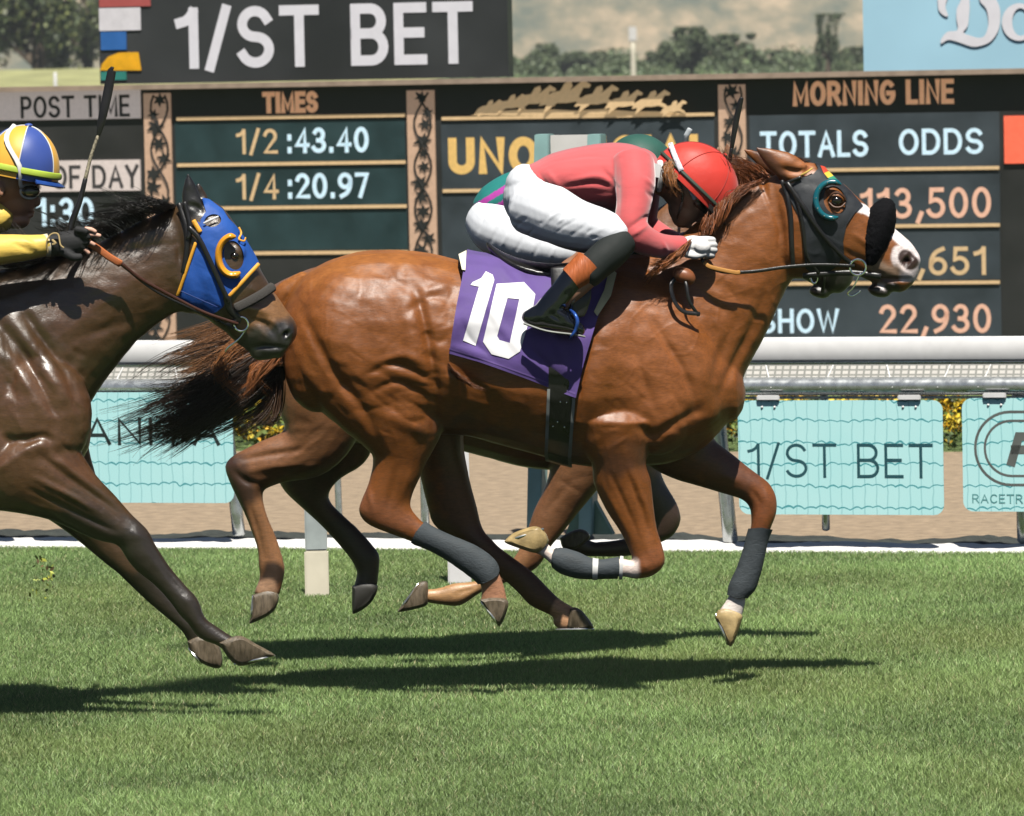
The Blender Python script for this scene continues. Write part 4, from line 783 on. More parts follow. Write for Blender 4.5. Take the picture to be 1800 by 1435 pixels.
# off-side tendon relief on the reaching foreleg
sculpt(me1, [([(1320, 860), (1335, 885), (1325, 915)], 5, -.005, .2), ([(1345, 860), (1352, 895)], 6, .005, .2), ([(1310, 850), (1270, 835)], 8, .004, .2)])
CH = (.215, .067, .0115)
paint(me1, CH, [  # belly, chest and off legs carry painted shade; croup, shoulder, neck paler
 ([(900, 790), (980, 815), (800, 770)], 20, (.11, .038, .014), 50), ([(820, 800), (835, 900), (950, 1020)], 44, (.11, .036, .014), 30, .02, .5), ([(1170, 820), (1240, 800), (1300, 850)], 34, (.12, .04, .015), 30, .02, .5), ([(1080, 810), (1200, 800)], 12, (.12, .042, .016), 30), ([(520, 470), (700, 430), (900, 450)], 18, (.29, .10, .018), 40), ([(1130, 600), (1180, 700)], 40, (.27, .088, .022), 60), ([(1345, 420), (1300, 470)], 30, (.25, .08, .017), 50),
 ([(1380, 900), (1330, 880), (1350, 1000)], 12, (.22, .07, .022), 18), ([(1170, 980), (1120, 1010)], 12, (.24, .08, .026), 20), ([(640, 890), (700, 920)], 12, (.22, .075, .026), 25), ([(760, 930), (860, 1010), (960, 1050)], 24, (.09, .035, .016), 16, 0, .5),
 ([(1300, 1055), (1290, 1088)], 24, (.75, .66, .60), 6, .0, .5), ([(1105, 1000), (1080, 998), (1000, 990), (960, 965)], 17, (.75, .62, .55), 7, -.5, 0), ([(870, 1030), (866, 1050)], 22, (.42, .2, .11), 12, -.5, 0), ([(990, 1075), (985, 1100), (1010, 1095)], 20, (.55, .30, .16), 5, 0, .5),
 ([(1512, 366), (1530, 372), (1560, 397), (1580, 418), (1600, 436)], 7.5, (.82, .76, .74), 3), ([(1598, 432), (1610, 455), (1606, 482), (1590, 484)], 10, (.82, .72, .70), 4), ([(1578, 440), (1576, 460), (1585, 478)], 6, (.80, .70, .67), 4),
 ([(1592, 453), (1600, 462)], 12, (.04, .018, .014), 3), ([(1530, 500), (1565, 514)], 16, (.02, .014, .013), 7), ([(1548, 499), (1556, 505), (1566, 503)], 4, (.75, .68, .66), 3), ([(1562, 505), (1570, 510)], 6, (.02, .015, .015), 3), ([(1500, 486), (1560, 490)], 6, (.12, .06, .04), 8), ([(1540, 470), (1572, 480)], 9, (.22, .14, .09), 10),
 ([(1335, 265), (1372, 312)], 8, (.10, .035, .014), 8), ([(1393, 300), (1422, 294)], 8, (.34, .12, .04), 6)])
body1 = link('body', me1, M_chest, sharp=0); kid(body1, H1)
# eye
mb = MB(); c = P(1470, 353, -.092); ellipsoid(mb, c, .021, .020, .018, n=24); kid(mb.build('eye', M_wet, smooth=True), H1)
mb = MB(); tube(mb, [(1456, 352, -.098, .003), (1462, 342, -.108, .004), (1472, 339, -.112, .0045), (1482, 345, -.106, .004), (1487, 354, -.096, .003)], n=8); tube(mb, [(1457, 356, -.098, .003), (1466, 364, -.106, .0035), (1478, 364, -.106, .003), (1486, 357, -.098, .003)], n=8); kid(mb.build('eyelid', mat('eyelid_skin', (.10, .04, .02), .5), smooth=True), H1)
# hoofs
hoof([(843, 1054), (866, 1050), (891, 1054), (892, 1072), (880, 1099), (870, 1094), (855, 1074)], YN, .042, M_hoof, H1, ((846, 1058), (876, 1098)))
hoof([(1002, 1070), (1012, 1068), (1026, 1077), (1043, 1101), (1036, 1106), (1000, 1108), (998, 1090)], YF, .045, M_hoof, H1, ((978, 1107), (1040, 1106)))
hoof([(960, 938), (964, 954), (946, 972), (918, 966), (889, 955), (890, 948), (905, 936), (935, 926), (950, 928)], YN-.02, .043, M_hoofl, H1, ((955, 930), (892, 951)))
hoof([(1262, 1073), (1280, 1070), (1303, 1080), (1303, 1094), (1290, 1130), (1281, 1135), (1268, 1108), (1257, 1086)], YF, .042, M_hoofl, H1, ((1258, 1080), (1278, 1130)))
# bandages
shell(me1, 'leg_bandage', [(748, 915), (790, 934), (840, 956), (870, 975), (878, 1004), (866, 1018), (838, 1028), (812, 1006), (765, 977), (722, 954)], .008, M_band, H1, -.4, -.02, wr=.0012, wrs=120, smooth_pts=2)
shell(me1, 'leg_bandage', [(1088, 975), (1085, 1022), (1040, 1024), (1000, 1020), (972, 1006), (970, 976), (982, 960), (1012, 964), (1050, 980)], .008, M_band, H1, -.4, -.02, wr=.0012, wrs=120, smooth_pts=2)
shell(me1, 'leg_bandage', [(1308, 930), (1362, 932), (1352, 985), (1342, 1030), (1322, 1052), (1278, 1046), (1282, 1012), (1298, 975)], .008, M_band, H1, .03, .4, wr=.0012, wrs=120, smooth_pts=2)
for pl_, ya, yb in (([(1090, 977), (1096, 978), (1094, 1020), (1088, 1021)], -.4, -.02), ([(1042, 980), (1052, 982), (1050, 1020), (1041, 1020)], -.4, -.02)): shell(me1, 'bandage_tape', pl_, .0105, mat('white_tape', (.6, .6, .58), .5), H1, ya, yb)
# hood
hood_p = [(1380, 318), (1392, 322), (1408, 313), (1430, 306), (1438, 296), (1430, 280), (1446, 291), (1473, 315), (1496, 336), (1517, 361), (1503, 374), (1488, 396), (1482, 424), (1484, 446), (1472, 468), (1452, 482), (1430, 484), (1416, 472), (1413, 440), (1412, 405), (1402, 376), (1386, 345)]
M_hood = mat('black_hood_cloth', (.018, .021, .026), .62, var=.2, ns=30, bump=.001, bs=60)
hood = shell(me1, 'blinker_hood', hood_p, .005, M_hood, H1, -.3, .3, holes=[circ(1467, 352, 19, 25, rot=-15)], wr=.0012, wrs=60)
M_cup = mat('teal_cup', (.004, .11, .14), .25, coat=.4)
mb = MB(); cp = [(1463+29*math.cos(R(a)), 352-32*math.sin(R(a)), -.112+.006*math.sin(R(a)), .011 if 0 < i < 14 else .004) for i, a in enumerate(np.linspace(58, 290, 15))]; tube(mb, cp, k=3, n=12, ry=1.3); cup = kid(mb.build('eye_cup', M_cup, smooth=True), H1)
mb = MB()
for i in range(1, 14, 2): ellipsoid(mb, P(cp[i][0], cp[i][1], cp[i][2]-.013), .003, .003, .003, n=8)
kid(mb.build('rivet', M_chrome, smooth=True), cup)
for i, (c, pl_) in enumerate((((.55, .05, .02), [(1442, 291), (1450, 293), (1456, 301), (1448, 305)]), ((.75, .48, .05), [(1448, 304), (1457, 301), (1465, 309), (1455, 313)]), ((.03, .25, .14), [(1455, 313), (1465, 309), (1474, 318), (1462, 320)]))):
    shell(me1, 'hood_patch', pl_, .0075, mat('patch_%d' % i, c, .6), hood, -.3, .3)
kid_t = mb = MB(); tube(mb, [(1408, 308, -.07, .003), (1418, 303, -.075, .0035), (1428, 296, -.07, .003)], n=6); kid(mb.build('ear_trim', mat('yellow_trim', (.7, .5, .12), .6), smooth=True), hood)
# shadow roll noseband
mb = MB()
RL_ST = [(1513, 458, 1545, 462, .075), (1508, 420, 1560, 440, .095), (1516, 392, 1572, 405, .10), (1530, 366, 1575, 378, .09), (1546, 352, 1573, 362, .06)]
loft(mb, RL_ST, 0, k=4, n=26); wl = remesh(mb, .005, 4); co = getco(wl); no = getno(wl); setco(wl, co+no*(np.random.RandomState(2).normal(size=(len(co), 1))*.0012+vnoise(co, 130, 3)[:, None]*.003))
kid(link('noseband', wl, mat('black_fleece', (.006, .006, .007), .95, spec=.1, bump=.002, bs=200), sharp=0), H1)
# bridle straps lying on the face
def strap(name, pts, r, m, parent, flat=.5, yoff=0, n=8):
    mb = MB(); tube(mb, [(x, y, Y+yoff, r) for x, y, Y in pts], k=5, n=n, ry=flat); o = mb.build(name, m, smooth=True); kid(o, parent); return o
def surfY(me, x, y, off=.004, far=False):
    "depth of the near surface of a body at a photo pixel"
    if 'px' not in CACHE or CACHE.get('me') != me.name:
        co = getco(me); CACHE['co'] = co; CACHE['px'] = PN(co); CACHE['me'] = me.name
    d = np.abs(CACHE['px']-np.array([x, y])).max(1); k = d < 7
    if not k.any(): k = d < 16
    return (CACHE['co'][k, 1].max()+off) if far else (CACHE['co'][k, 1].min()-off) if k.any() else 0
CACHE = {}
def sstrap(name, me, pts, r, m, parent, off=.005, flat=.5):
    q = catmull(np.array(pts, float), 4); yy = np.array([surfY(me, x, y, off) for x, y in q]); yy = np.convolve(np.pad(yy, 2, mode='edge'), np.ones(5)/5, 'valid')
    mb = MB(); tube(mb, [(x, y, Y, r) for (x, y), Y in zip(q, yy)], k=1, n=8, ry=flat); o = mb.build(name, m, smooth=True); kid(o, parent); return o
br = empty('bridle', tuple(P(1420, 400, 0)), None, None); kid(br, H1)
for k in ('label', 'category', 'group'):
    if k in br: del br[k]
sstrap('crown_strap', me1, [(1374, 318), (1384, 345), (1390, 380), (1392, 430), (1394, 470)], .008, M_leather, br)
sstrap('cheek_strap', me1, [(1384, 322), (1410, 360), (1440, 405), (1475, 445), (1500, 466)], .008, M_leather, br, off=.012)
sstrap('throat_strap', me1, [(1382, 325), (1400, 350), (1412, 400), (1418, 450), (1440, 482)], .006, M_leather, br, off=.010)
sstrap('chin_strap', me1, [(1412, 485), (1450, 482), (1490, 480), (1520, 482), (1548, 486)], .010, M_leather, br, off=.006)
sstrap('brow_strap', me1, [(1378, 324), (1392, 318), (1408, 312)], .006, M_leather, br, off=.01)
mb = MB(); c = P(1508, 470, -.088); 
def torus(mb, c, r, t, tilt=0, n=28, k=8, sx=1.0):
    V = []; M = np.array(Matrix.Rotation(tilt, 3, 'Z'))
    for i in range(n):
        a = 2*math.pi*i/n
        for j in range(k):
            b = 2*math.pi*j/k; V.append(np.array(c)+M @ np.array([(r*sx+t*math.cos(b))*math.cos(a), t*math.sin(b), (r+t*math.cos(b))*math.sin(a)]))
    F = [(i*k+j, i*k+(j+1) % k, ((i+1) % n)*k+(j+1) % k, ((i+1) % n)*k+j) for i in range(n) for j in range(k)]; mb.add(V, F)
torus(mb, c, .028, .0042); kid(mb.build('bit_ring', M_chrome, smooth=True), br)
strap('bit_shank', [(1512, 480, -.088), (1500, 505, -.08), (1490, 516, -.07), (1498, 520, -.06), (1512, 512, -.05)], .0028, M_chrome, br, 1)
strap('rein', [(1502, 468, -.09), (1440, 466, -.105), (1380, 470, -.125), (1320, 478, -.15), (1270, 478, -.165), (1240, 465, -.16), (1232, 450, -.15)], .006, M_leather, br, .5)
strap('rein', [(1502, 466, .09), (1440, 466, .105), (1360, 474, .125), (1290, 470, .15), (1240, 450, .13)], .006, M_leather, br, .5)
strap('rein_end', [(1238, 462, -.165), (1250, 470, -.172), (1290, 479, -.166), (1300, 479, -.160)], .0075, mat('tan_rubber_rein', (.5, .24, .06), .45), br, .6)
# saddle cloth
M_purple = mat('purple_cloth', (.105, .058, .24), .72, var=.1, ns=14, bump=.003, bs=14, sheen=.2)
cloth_p = [(822, 436), (850, 440), (890, 455), (950, 470), (1010, 474), (1072, 470), (1066, 520), (1050, 560), (1038, 600), (1026, 640), (1012, 700), (985, 690), (966, 682), (930, 668), (880, 650), (840, 636), (790, 622), (794, 590), (802, 540), (812, 490), (818, 455)]
cm = MB(); loft(cm, [(s[0], s[1]-(18 if s[0] < 900 else 8), s[2], s[3], s[4]+.004) for s in TORSO if 700 < s[0] < 1150], 0, sq=.92); cm_ = remesh(cm, .006, 6)
co = getco(cm_); px = PN(co)
f = np.clip((px[:, 1]-480)/170, 0, 1); fold = (np.sin((px[:, 0]*.35+px[:, 1]*.85)*.075+1.2*np.sin(px[:, 1]*.02+px[:, 0]*.01))*.0045+np.sin((px[:, 0]*.9-px[:, 1]*.5)*.045)*.003)*(.3+f); no = getno(cm_)
lines = [([(840, 500), (870, 560), (930, 640)], 7, .006), ([(900, 470), (960, 560), (1000, 660)], 8, .007), ([(810, 560), (830, 600), (880, 640)], 7, -.006), ([(860, 450), (900, 500), (930, 520)], 7, .007), ([(920, 600), (960, 640), (1000, 690)], 7, -.008), ([(800, 610), (860, 630)], 6, .005)]
setco(cm_, co+no*(.006+fold[:, None])); sculpt(cm_, lines)
cloth = shell(cm_, 'saddle_cloth', cloth_p, .008, M_purple, H1, -.6, .6); 
M_num = mat('white_numeral', (.80, .79, .80), .6, var=.04)
shell(cm_, 'numeral', [(854, 477), (866, 483), (869, 492), (836, 608), (814, 599), (842, 504), (827, 501), (831, 496), (846, 489)], .0105, M_num, cloth, -.6, 0)
shell(cm_, 'numeral', [(873, 499), (921, 496), (941, 517), (937, 541), (914, 618), (894, 631), (864, 623), (849, 601)], .0105, M_num, cloth, -.6, 0, holes=[[(892, 524), (913, 526), (896, 603), (878, 598), (874, 591)]])
shell(cm_, 'hem', [(790, 612), (840, 627), (880, 641), (930, 659), (966, 673), (1012, 691), (1011, 694), (966, 676), (930, 662), (880, 644), (840, 630), (790, 615)], .0092, mat('purple_thread', (.15, .09, .30), .7), cloth, -.6, 0)
pad = shell(cm_, 'saddle_pad', [(806, 447), (820, 440), (818, 475), (812, 474)], .016, M_cream, H1, -.5, .5); pad2 = shell(cm_, 'saddle_pad', [(1072, 470), (1084, 480), (1074, 520), (1050, 556), (1044, 548), (1062, 510)], .016, mat('cream_pad', (.62, .56, .33), .7, bump=.001), H1, -.5, .5)
# girth
shell(me1, 'girth', [(965, 600), (1020, 600), (1012, 700), (1004, 800), (1002, 832), (958, 822), (962, 760), (964, 690)], .012, M_leather, H1, -.6, .6)
M_edge = mat('grey_elastic', (.25, .26, .24), .6)
shell(me1, 'girth_edge', [(962, 684), (967, 684), (963, 800), (966, 815), (960, 815), (957, 800)], .0135, M_edge, H1, -.6, .6); shell(me1, 'girth_edge', [(1008, 672), (1013, 672), (1004, 808), (1006, 822), (1000, 822), (998, 808)], .0135, M_edge, H1, -.6, .6)
for (x, y) in ((985, 707), (996, 708), (972, 750), (992, 751), (980, 742)):
    mb = MB(); ellipsoid(mb, P(x, y, surfY(me1, x, y, .014)), .0028, .0028, .0028, n=8); kid(mb.build('buckle', M_chrome, smooth=True), H1)
# saddle
mb = MB(); loft(mb, [(856, 424, 868, 452, .04), (875, 438, 885, 468, .10), (905, 452, 915, 482, .15), (950, 462, 955, 494, .165), (1000, 462, 1002, 498, .16), (1040, 452, 1046, 500, .12), (1066, 440, 1076, 480, .05)], 0, k=4, n=26)
loft(mb, [(965, 470, 1035, 470, .012, -.27), (970, 520, 1042, 515, .012, -.315), (985, 560, 1030, 556, .010, -.325)], -.3, k=4)
sd_ = remesh(mb, .006, 4); kid(link('saddle', sd_, M_leather, sharp=0), H1)
# martingale ring & strap on shoulder, yoke
strap('neck_strap', [(1196, 480, -.165), (1180, 500, -.20), (1186, 530, -.215), (1202, 548, -.215), (1230, 552, -.20)], .008, M_leather, H1, .45)
strap('neck_strap', [(1200, 480, -.165), (1206, 500, -.20), (1212, 530, -.21), (1228, 555, -.20)], .006, M_leather, H1, .45)
mb = MB(); tube(mb, [(1190, 482, -.17, .026), (1206, 486, -.175, .028), (1214, 494, -.17, .022)], n=14); kid(mb.build('rolled_strap', M_brown, smooth=True), H1)
# mane and tail
CB, CD = (.20, .062, .02), (.075, .03, .014)
hair('mane', [([(1350, 312), (1330, 318), (1292, 336), (1256, 362)], [(1322, 290), (1288, 300), (1262, 330)], [(1285, 272), (1262, 290), (1240, 330), (1230, 360)], 620, .02, .03, CB, 9),
 ([(1345, 318), (1300, 334), (1262, 360)], [(1318, 325), (1285, 352), (1256, 385)], [(1290, 345), (1275, 372), (1246, 405)], 520, -.055, .018, (.17, .055, .02), 8),
 ([(1290, 340), (1262, 360), (1238, 385)], [(1278, 375), (1255, 395), (1232, 412)], [(1265, 400), (1248, 410), (1225, 425)], 300, -.085, .015, CB, 7),
 ([(1215, 420), (1190, 445), (1165, 465)], [(1190, 448), (1170, 462), (1150, 478)], [(1150, 462), (1138, 480), (1132, 498)], 420, -.17, .02, (.30, .10, .03), 8),
 ([(1300, 330), (1280, 345)], [(1285, 290), (1272, 300)], [(1276, 250), (1266, 280)], 50, .0, .03, CD, 6)], M_hair, H1, steps=9, rad=.0013, seed=11)
hair('forelock', [([(1400, 284), (1430, 288)], [(1385, 276), (1400, 278)], [(1360, 280), (1375, 282)], 60, 0, .02, CD, 4)], M_hair, H1, steps=6, rad=.001, seed=12)
RT = [(505, 520), (478, 560), (462, 600)]
hair('tail', [(RT, [(415, 560), (400, 600), (395, 640)], [(290, 600), (285, 640), (310, 690)], 900, .05, .05, (.25, .11, .042), 11),
 ([(490, 560), (480, 600), (500, 640)], [(400, 635), (380, 690), (370, 745)], [(195, 725), (200, 785), (270, 800)], 1400, .0, .06, (.030, .017, .011), 15),
 ([(490, 580), (500, 640)], [(420, 660), (430, 730)], [(215, 700), (190, 770), (250, 810)], 700, .02, .06, (.045, .024, .014), 13),
 ([(480, 640), (500, 660)], [(468, 715), (478, 750)], [(400, 775), (420, 730), (445, 700)], 160, .0, .05, (.07, .035, .018), 12),
 ([(470, 560), (495, 620)], [(400, 620), (385, 655)], [(390, 660), (420, 700), (465, 700)], 700, -.05, .03, (.30, .12, .042), 9),
 ([(500, 590), (505, 640)], [(480, 640), (440, 655)], [(400, 690), (430, 710), (490, 690)], 500, -.07, .02, (.33, .12, .042), 8),
 ([(480, 600), (480, 640)], [(330, 630), (320, 690)], [(185, 640), (190, 720), (220, 620)], 90, 0, .08, (.03, .017, .011), 26)], M_hair, H1, steps=16, rad=.00135, seed=13)
# stray belly and flank hair
hair('flank_hair', [([(786, 640), (800, 660), (820, 670)], [(810, 660), (830, 675), (845, 685)], [(840, 680), (860, 692), (868, 690)], 160, -.27, .015, (.16, .06, .025), 3)], M_hair, H1, steps=6, rad=.0008, seed=14)
# ---------------------------------------------------------------- HORSE TWO (beyond the winner)
H2 = empty('racehorse', (0, 1.1, 0), 'dark brown racehorse running almost hidden behind the chestnut one, only muzzle, tail and legs showing', 'horse')
Y2 = 1.1; k2 = .945
mb = MB()
T2 = [( (s[0]-890)*k2+800+10, (s[1]-620)*k2+622+14, (s[2]-890)*k2+800+10, (s[3]-620)*k2+622+14)+s[4:] for s in TORSO]; N2 = [((s[0]-1200)*.93+1090, (s[1]-600)*.93+600, (s[2]-1200)*.93+1090, (s[3]-600)*.93+600)+s[4:] for s in NECK]
HT = lambda x, y: ((x-1600)*.90+1490, (y-500)*.90+503)
hd2 = [(*HT(s[0], s[1]), *HT(s[2], s[3]), s[4]) for s in HEAD]
loft(mb, T2, Y2, sq=.92); loft(mb, N2, Y2); loft(mb, hd2, Y2); head_forms(mb, Y=Y2, T=HT); ear((1277, 250), (1270, 300), (1298, 305), Y2, Y2-.04, mb); ear((1262, 256), (1250, 300), (1276, 302), Y2, Y2+.05, mb)
for s in (-1, 1):
    ellipsoid(mb, P(560, 640, Y2+s*.12), .17, .12, .24); ellipsoid(mb, P(1040, 720, Y2+s*.12), .16, .11, .2)
E_ = [(660, 640, 470, 660, .13), (640, 740, 482, 700, .12), (610, 800, 490, 725, .10), (560, 838, 500, 755, .085), (505, 847, 467, 772, .066), (472, 858, 430, 790, .05), (463, 866, 398, 812, .042), (464, 886, 401, 842, .036), (472, 912, 428, 900, .027), (484, 940, 440, 930, .024), (493, 966, 452, 965, .026), (500, 992, 454, 994, .030), (500, 1012, 456, 1015, .028), (492, 1045, 446, 1042, .028)]
loft(mb, E_, Y2-.13, k=3)
F_ = [(680, 700, 520, 700, .11), (662, 770, 490, 775, .10), (640, 815, 482, 820, .08), (598, 842, 489, 845, .062), (579, 866, 502, 866, .05), (583, 885, 525, 888, .038), (604, 906, 562, 922, .028), (628, 928, 590, 952, .026), (650, 952, 612, 978, .028), (667, 975, 621, 992, .031), (667, 997, 627, 1008, .028), (664, 1028, 622, 1030, .03)]
loft(mb, F_, Y2+.13, k=3)
C_ = [(1150, 760, 1030, 770, .10), (1158, 815, 1050, 820, .08), (1170, 850, 1080, 860, .062), (1190, 885, 1112, 898, .048), (1197, 915, 1125, 915, .042), (1183, 942, 1125, 925, .038), (1160, 955, 1122, 930, .033), (1120, 976, 1112, 944, .027), (1050, 979, 1046, 953, .025), (1015, 976, 1030, 942, .03), (990, 965, 1018, 935, .027)]
loft(mb, C_, Y2+.13, k=3)
D_ = [(1110, 740, 975, 740, .11), (1090, 790, 972, 800, .095), (1058, 850, 958, 855, .072), (1018, 900, 939, 895, .052), (988, 938, 928, 928, .042), (968, 962, 914, 962, .038), (950, 992, 902, 982, .033), (925, 1010, 893, 988, .027), (880, 1028, 868, 1000, .025), (845, 1042, 838, 1021, .027), (810, 1065, 800, 1025, .030), (780, 1064, 770, 1034, .026), (752, 1060, 748, 1036, .026)]
loft(mb, D_, Y2-.10, k=3); tube(mb, [(560, 520, Y2, .05), (510, 545, Y2, .045), (470, 590, Y2, .03)], n=12)
me2 = remesh(mb, .007, 6); relief(me2, .8); wrinkles(me2, 420, 560, 740, 840, 14, -20, 21, Y2, .004); wrinkles(me2, 980, 1040, 830, 900, 8, 20, 22, Y2, .002)
sculpt(me2, [([(420, 810), (470, 800), (540, 790)], 6, -.008, Y2), ([(430, 830), (480, 820), (540, 815)], 7, .006, Y2), ([(408, 825), (430, 845), (452, 852)], 6, -.008, Y2), ([(440, 890), (452, 930), (464, 985)], 4, -.006, Y2), ([(455, 880), (468, 930), (478, 985)], 4, .004, Y2), ([(1000, 850), (960, 900)], 6, -.004, Y2), ([(800, 1045), (840, 1032)], 4, -.004, Y2)])
paint(me2, (.20, .085, .035), [([(400, 820), (410, 850), (440, 900)], 22, (.05, .022, .012), 20), ([(455, 900), (480, 990)], 20, (.28, .13, .055), 12), ([(478, 1010)], 18, (.04, .02, .012), 8), ([(470, 1035)], 14, (.42, .24, .14), 8), ([(560, 880), (660, 1000), (650, 1030)], 40, (.035, .018, .012), 20, Y2, Y2+1), ([(520, 780), (560, 860)], 40, (.07, .03, .016), 30, Y2, Y2+1), ([(1190, 900), (1050, 965)], 60, (.04, .02, .013), 30, Y2, Y2+1), ([(740, 1050), (845, 1032)], 20, (.42, .23, .10), 12), ([(905, 985), (880, 1010)], 20, (.30, .14, .06), 10), ([(1430, 500), (1500, 480)], 46, (.02, .015, .013), 24)])  # off hind carries painted shade; off fore dark, near hind cannon paler
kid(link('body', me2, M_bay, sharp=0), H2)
hoof([(444, 1046), (470, 1038), (490, 1046), (480, 1076), (442, 1096), (439, 1088)], Y2-.13, .042, M_hoof, H2, ((445, 1048), (441, 1090)))
hoof([(619, 1030), (640, 1024), (664, 1030), (652, 1060), (624, 1079), (619, 1070)], Y2+.13, .042, mat('black_hoof_horn', (.03, .028, .024), .45), H2)
hoof([(984, 946), (1000, 936), (1020, 930), (1036, 938), (1034, 950), (1012, 966), (990, 964)], Y2+.13, .042, M_hoof, H2)
hoof([(752, 1062), (742, 1068), (704, 1076), (702, 1070), (728, 1034), (740, 1023), (752, 1026)], Y2-.10, .043, M_hoof, H2, ((736, 1026), (704, 1071)))
br2 = empty('bridle', tuple(P(1440, 490, Y2))); kid(br2, H2)
mb = MB(); torus(mb, P(1431, 486, Y2-.06), .026, .004, sx=.5); kid(mb.build('bit_ring', M_chrome, smooth=True), br2)
strap('chin_strap', [(1405, 478, Y2-.07), (1430, 482, Y2-.085), (1460, 478, Y2-.07), (1480, 470, Y2-.05)], .010, M_leather, br2)
strap('chin_strap', [(1450, 470, Y2-.07), (1448, 490, Y2-.075), (1446, 512, Y2-.04)], .007, M_leather, br2)
mb = MB(); ellipsoid(mb, P(1413, 483, Y2-.09), .014, .014, .014, n=12); kid(mb.build('fleece_knot', M_white, smooth=True), br2)
hair('tail', [([(505, 540), (470, 590)], [(420, 600), (400, 640)], [(300, 610), (285, 650), (320, 700)], 420, Y2, .05, (.22, .12, .06), 13)], M_hair, H2, steps=14, rad=.0015, seed=15)
# ---------------------------------------------------------------- HORSE THREE (dark bay at the left)
Y3 = -.42
H3 = empty('racehorse', (-2, Y3, 0), 'wet dark bay racehorse in blue and yellow hood entering from the left edge', 'horse')
mb = MB()
T3 = [(s[0]-1150, s[1]+60, s[2]-1150, s[3]+70)+s[4:] for s in TORSO]
loft(mb, T3, Y3, sq=.92)
N3 = [(-60, 520, 120, 860, .20), (-20, 480, 150, 800, .19), (30, 470, 146, 745, .165), (80, 458, 165, 700, .14), (130, 440, 200, 650, .115), (178, 424, 240, 600, .10), (222, 402, 288, 562, .09), (268, 380, 315, 548, .082), (308, 364, 338, 552, .075)]
loft(mb, N3, Y3)
# head: own traced sections, poll to muzzle
HD3 = [(306, 364, 322, 480, .06), (330, 352, 318, 520, .075), (365, 350, 330, 545, .09), (398, 370, 358, 558, .099), (424, 408, 384, 575, .097), (446, 450, 405, 592, .085), (466, 488, 420, 606, .070), (486, 520, 436, 618, .06), (506, 548, 450, 628, .056), (521, 572, 466, 633, .056), (520, 595, 482, 632, .048), (508, 612, 492, 630, .034)]
loft(mb, HD3, Y3, sq=.9)
for s in (-1, 1):
    ellipsoid(mb, P(352, 480, Y3+s*.055), .10, .035, .12); ellipsoid(mb, P(412, 445, Y3+s*.062), .036, .028, .034); ellipsoid(mb, P(498, 588, Y3+s*.036), .036, .024, .034)
ellipsoid(mb, P(462, 622, Y3), .045, .038, .024)
ear((330, 306), (322, 368), (358, 378), Y3, Y3-.045, mb); ear((348, 322), (340, 366), (368, 360), Y3, Y3+.05, mb)
for s in (-1, 1):
    ellipsoid(mb, P(60, 730, Y3+s*.13), .20, .12, .22); ellipsoid(mb, P(-20, 790, Y3+s*.15), .12, .10, .15)
    ellipsoid(mb, P(-540, 670, Y3+s*.13), .2, .14, .26); ellipsoid(mb, P(-440, 760, Y3+s*.15), .13, .11, .15)
L1 = [(120, 740, -60, 860, .13), (146, 800, -20, 893, .11), (170, 836, 30, 902, .088), (205, 874, 90, 915, .068), (232, 905, 165, 948, .052), (258, 930, 205, 958, .045), (272, 955, 222, 982, .043), (284, 975, 240, 1004, .037), (300, 998, 268, 1026, .029), (325, 1028, 296, 1055, .028), (348, 1054, 316, 1082, .031), (360, 1085, 330, 1096, .029), (382, 1102, 350, 1122, .027), (406, 1118, 382, 1135, .027), (420, 1126, 398, 1148, .03)]
loft(mb, L1, Y3-.14, k=3)
L2 = [(150, 760, 0, 880, .12), (170, 840, 60, 900, .09), (190, 890, 104, 926, .068), (225, 940, 142, 955, .052), (255, 975, 178, 985, .045), (272, 1000, 205, 1006, .043), (285, 1020, 232, 1032, .037), (305, 1045, 262, 1060, .029), (335, 1080, 300, 1092, .028), (358, 1098, 318, 1108, .031), (372, 1112, 328, 1124, .028), (382, 1128, 332, 1134, .03)]
loft(mb, L2, Y3+.13, k=3)
for st, yy in ((G, -.13), (HH, .13)): loft(mb, [(s[0]-1150, s[1]+70, s[2]-1150, s[3]+70, s[4]) for s in st], Y3+yy, k=3)
me3 = remesh(mb, .006, 7); relief(me3, 1.1)
wrinkles(me3, 0, 140, 540, 760, 26, 58, 11, Y3, .005); wrinkles(me3, 60, 240, 800, 940, 14, 35, 12, Y3, .004); wrinkles(me3, 150, 300, 420, 560, 14, -25, 13, Y3, .0025); wrinkles(me3, 430, 500, 530, 600, 10, 30, 14, Y3, .003)
Yc = Y3
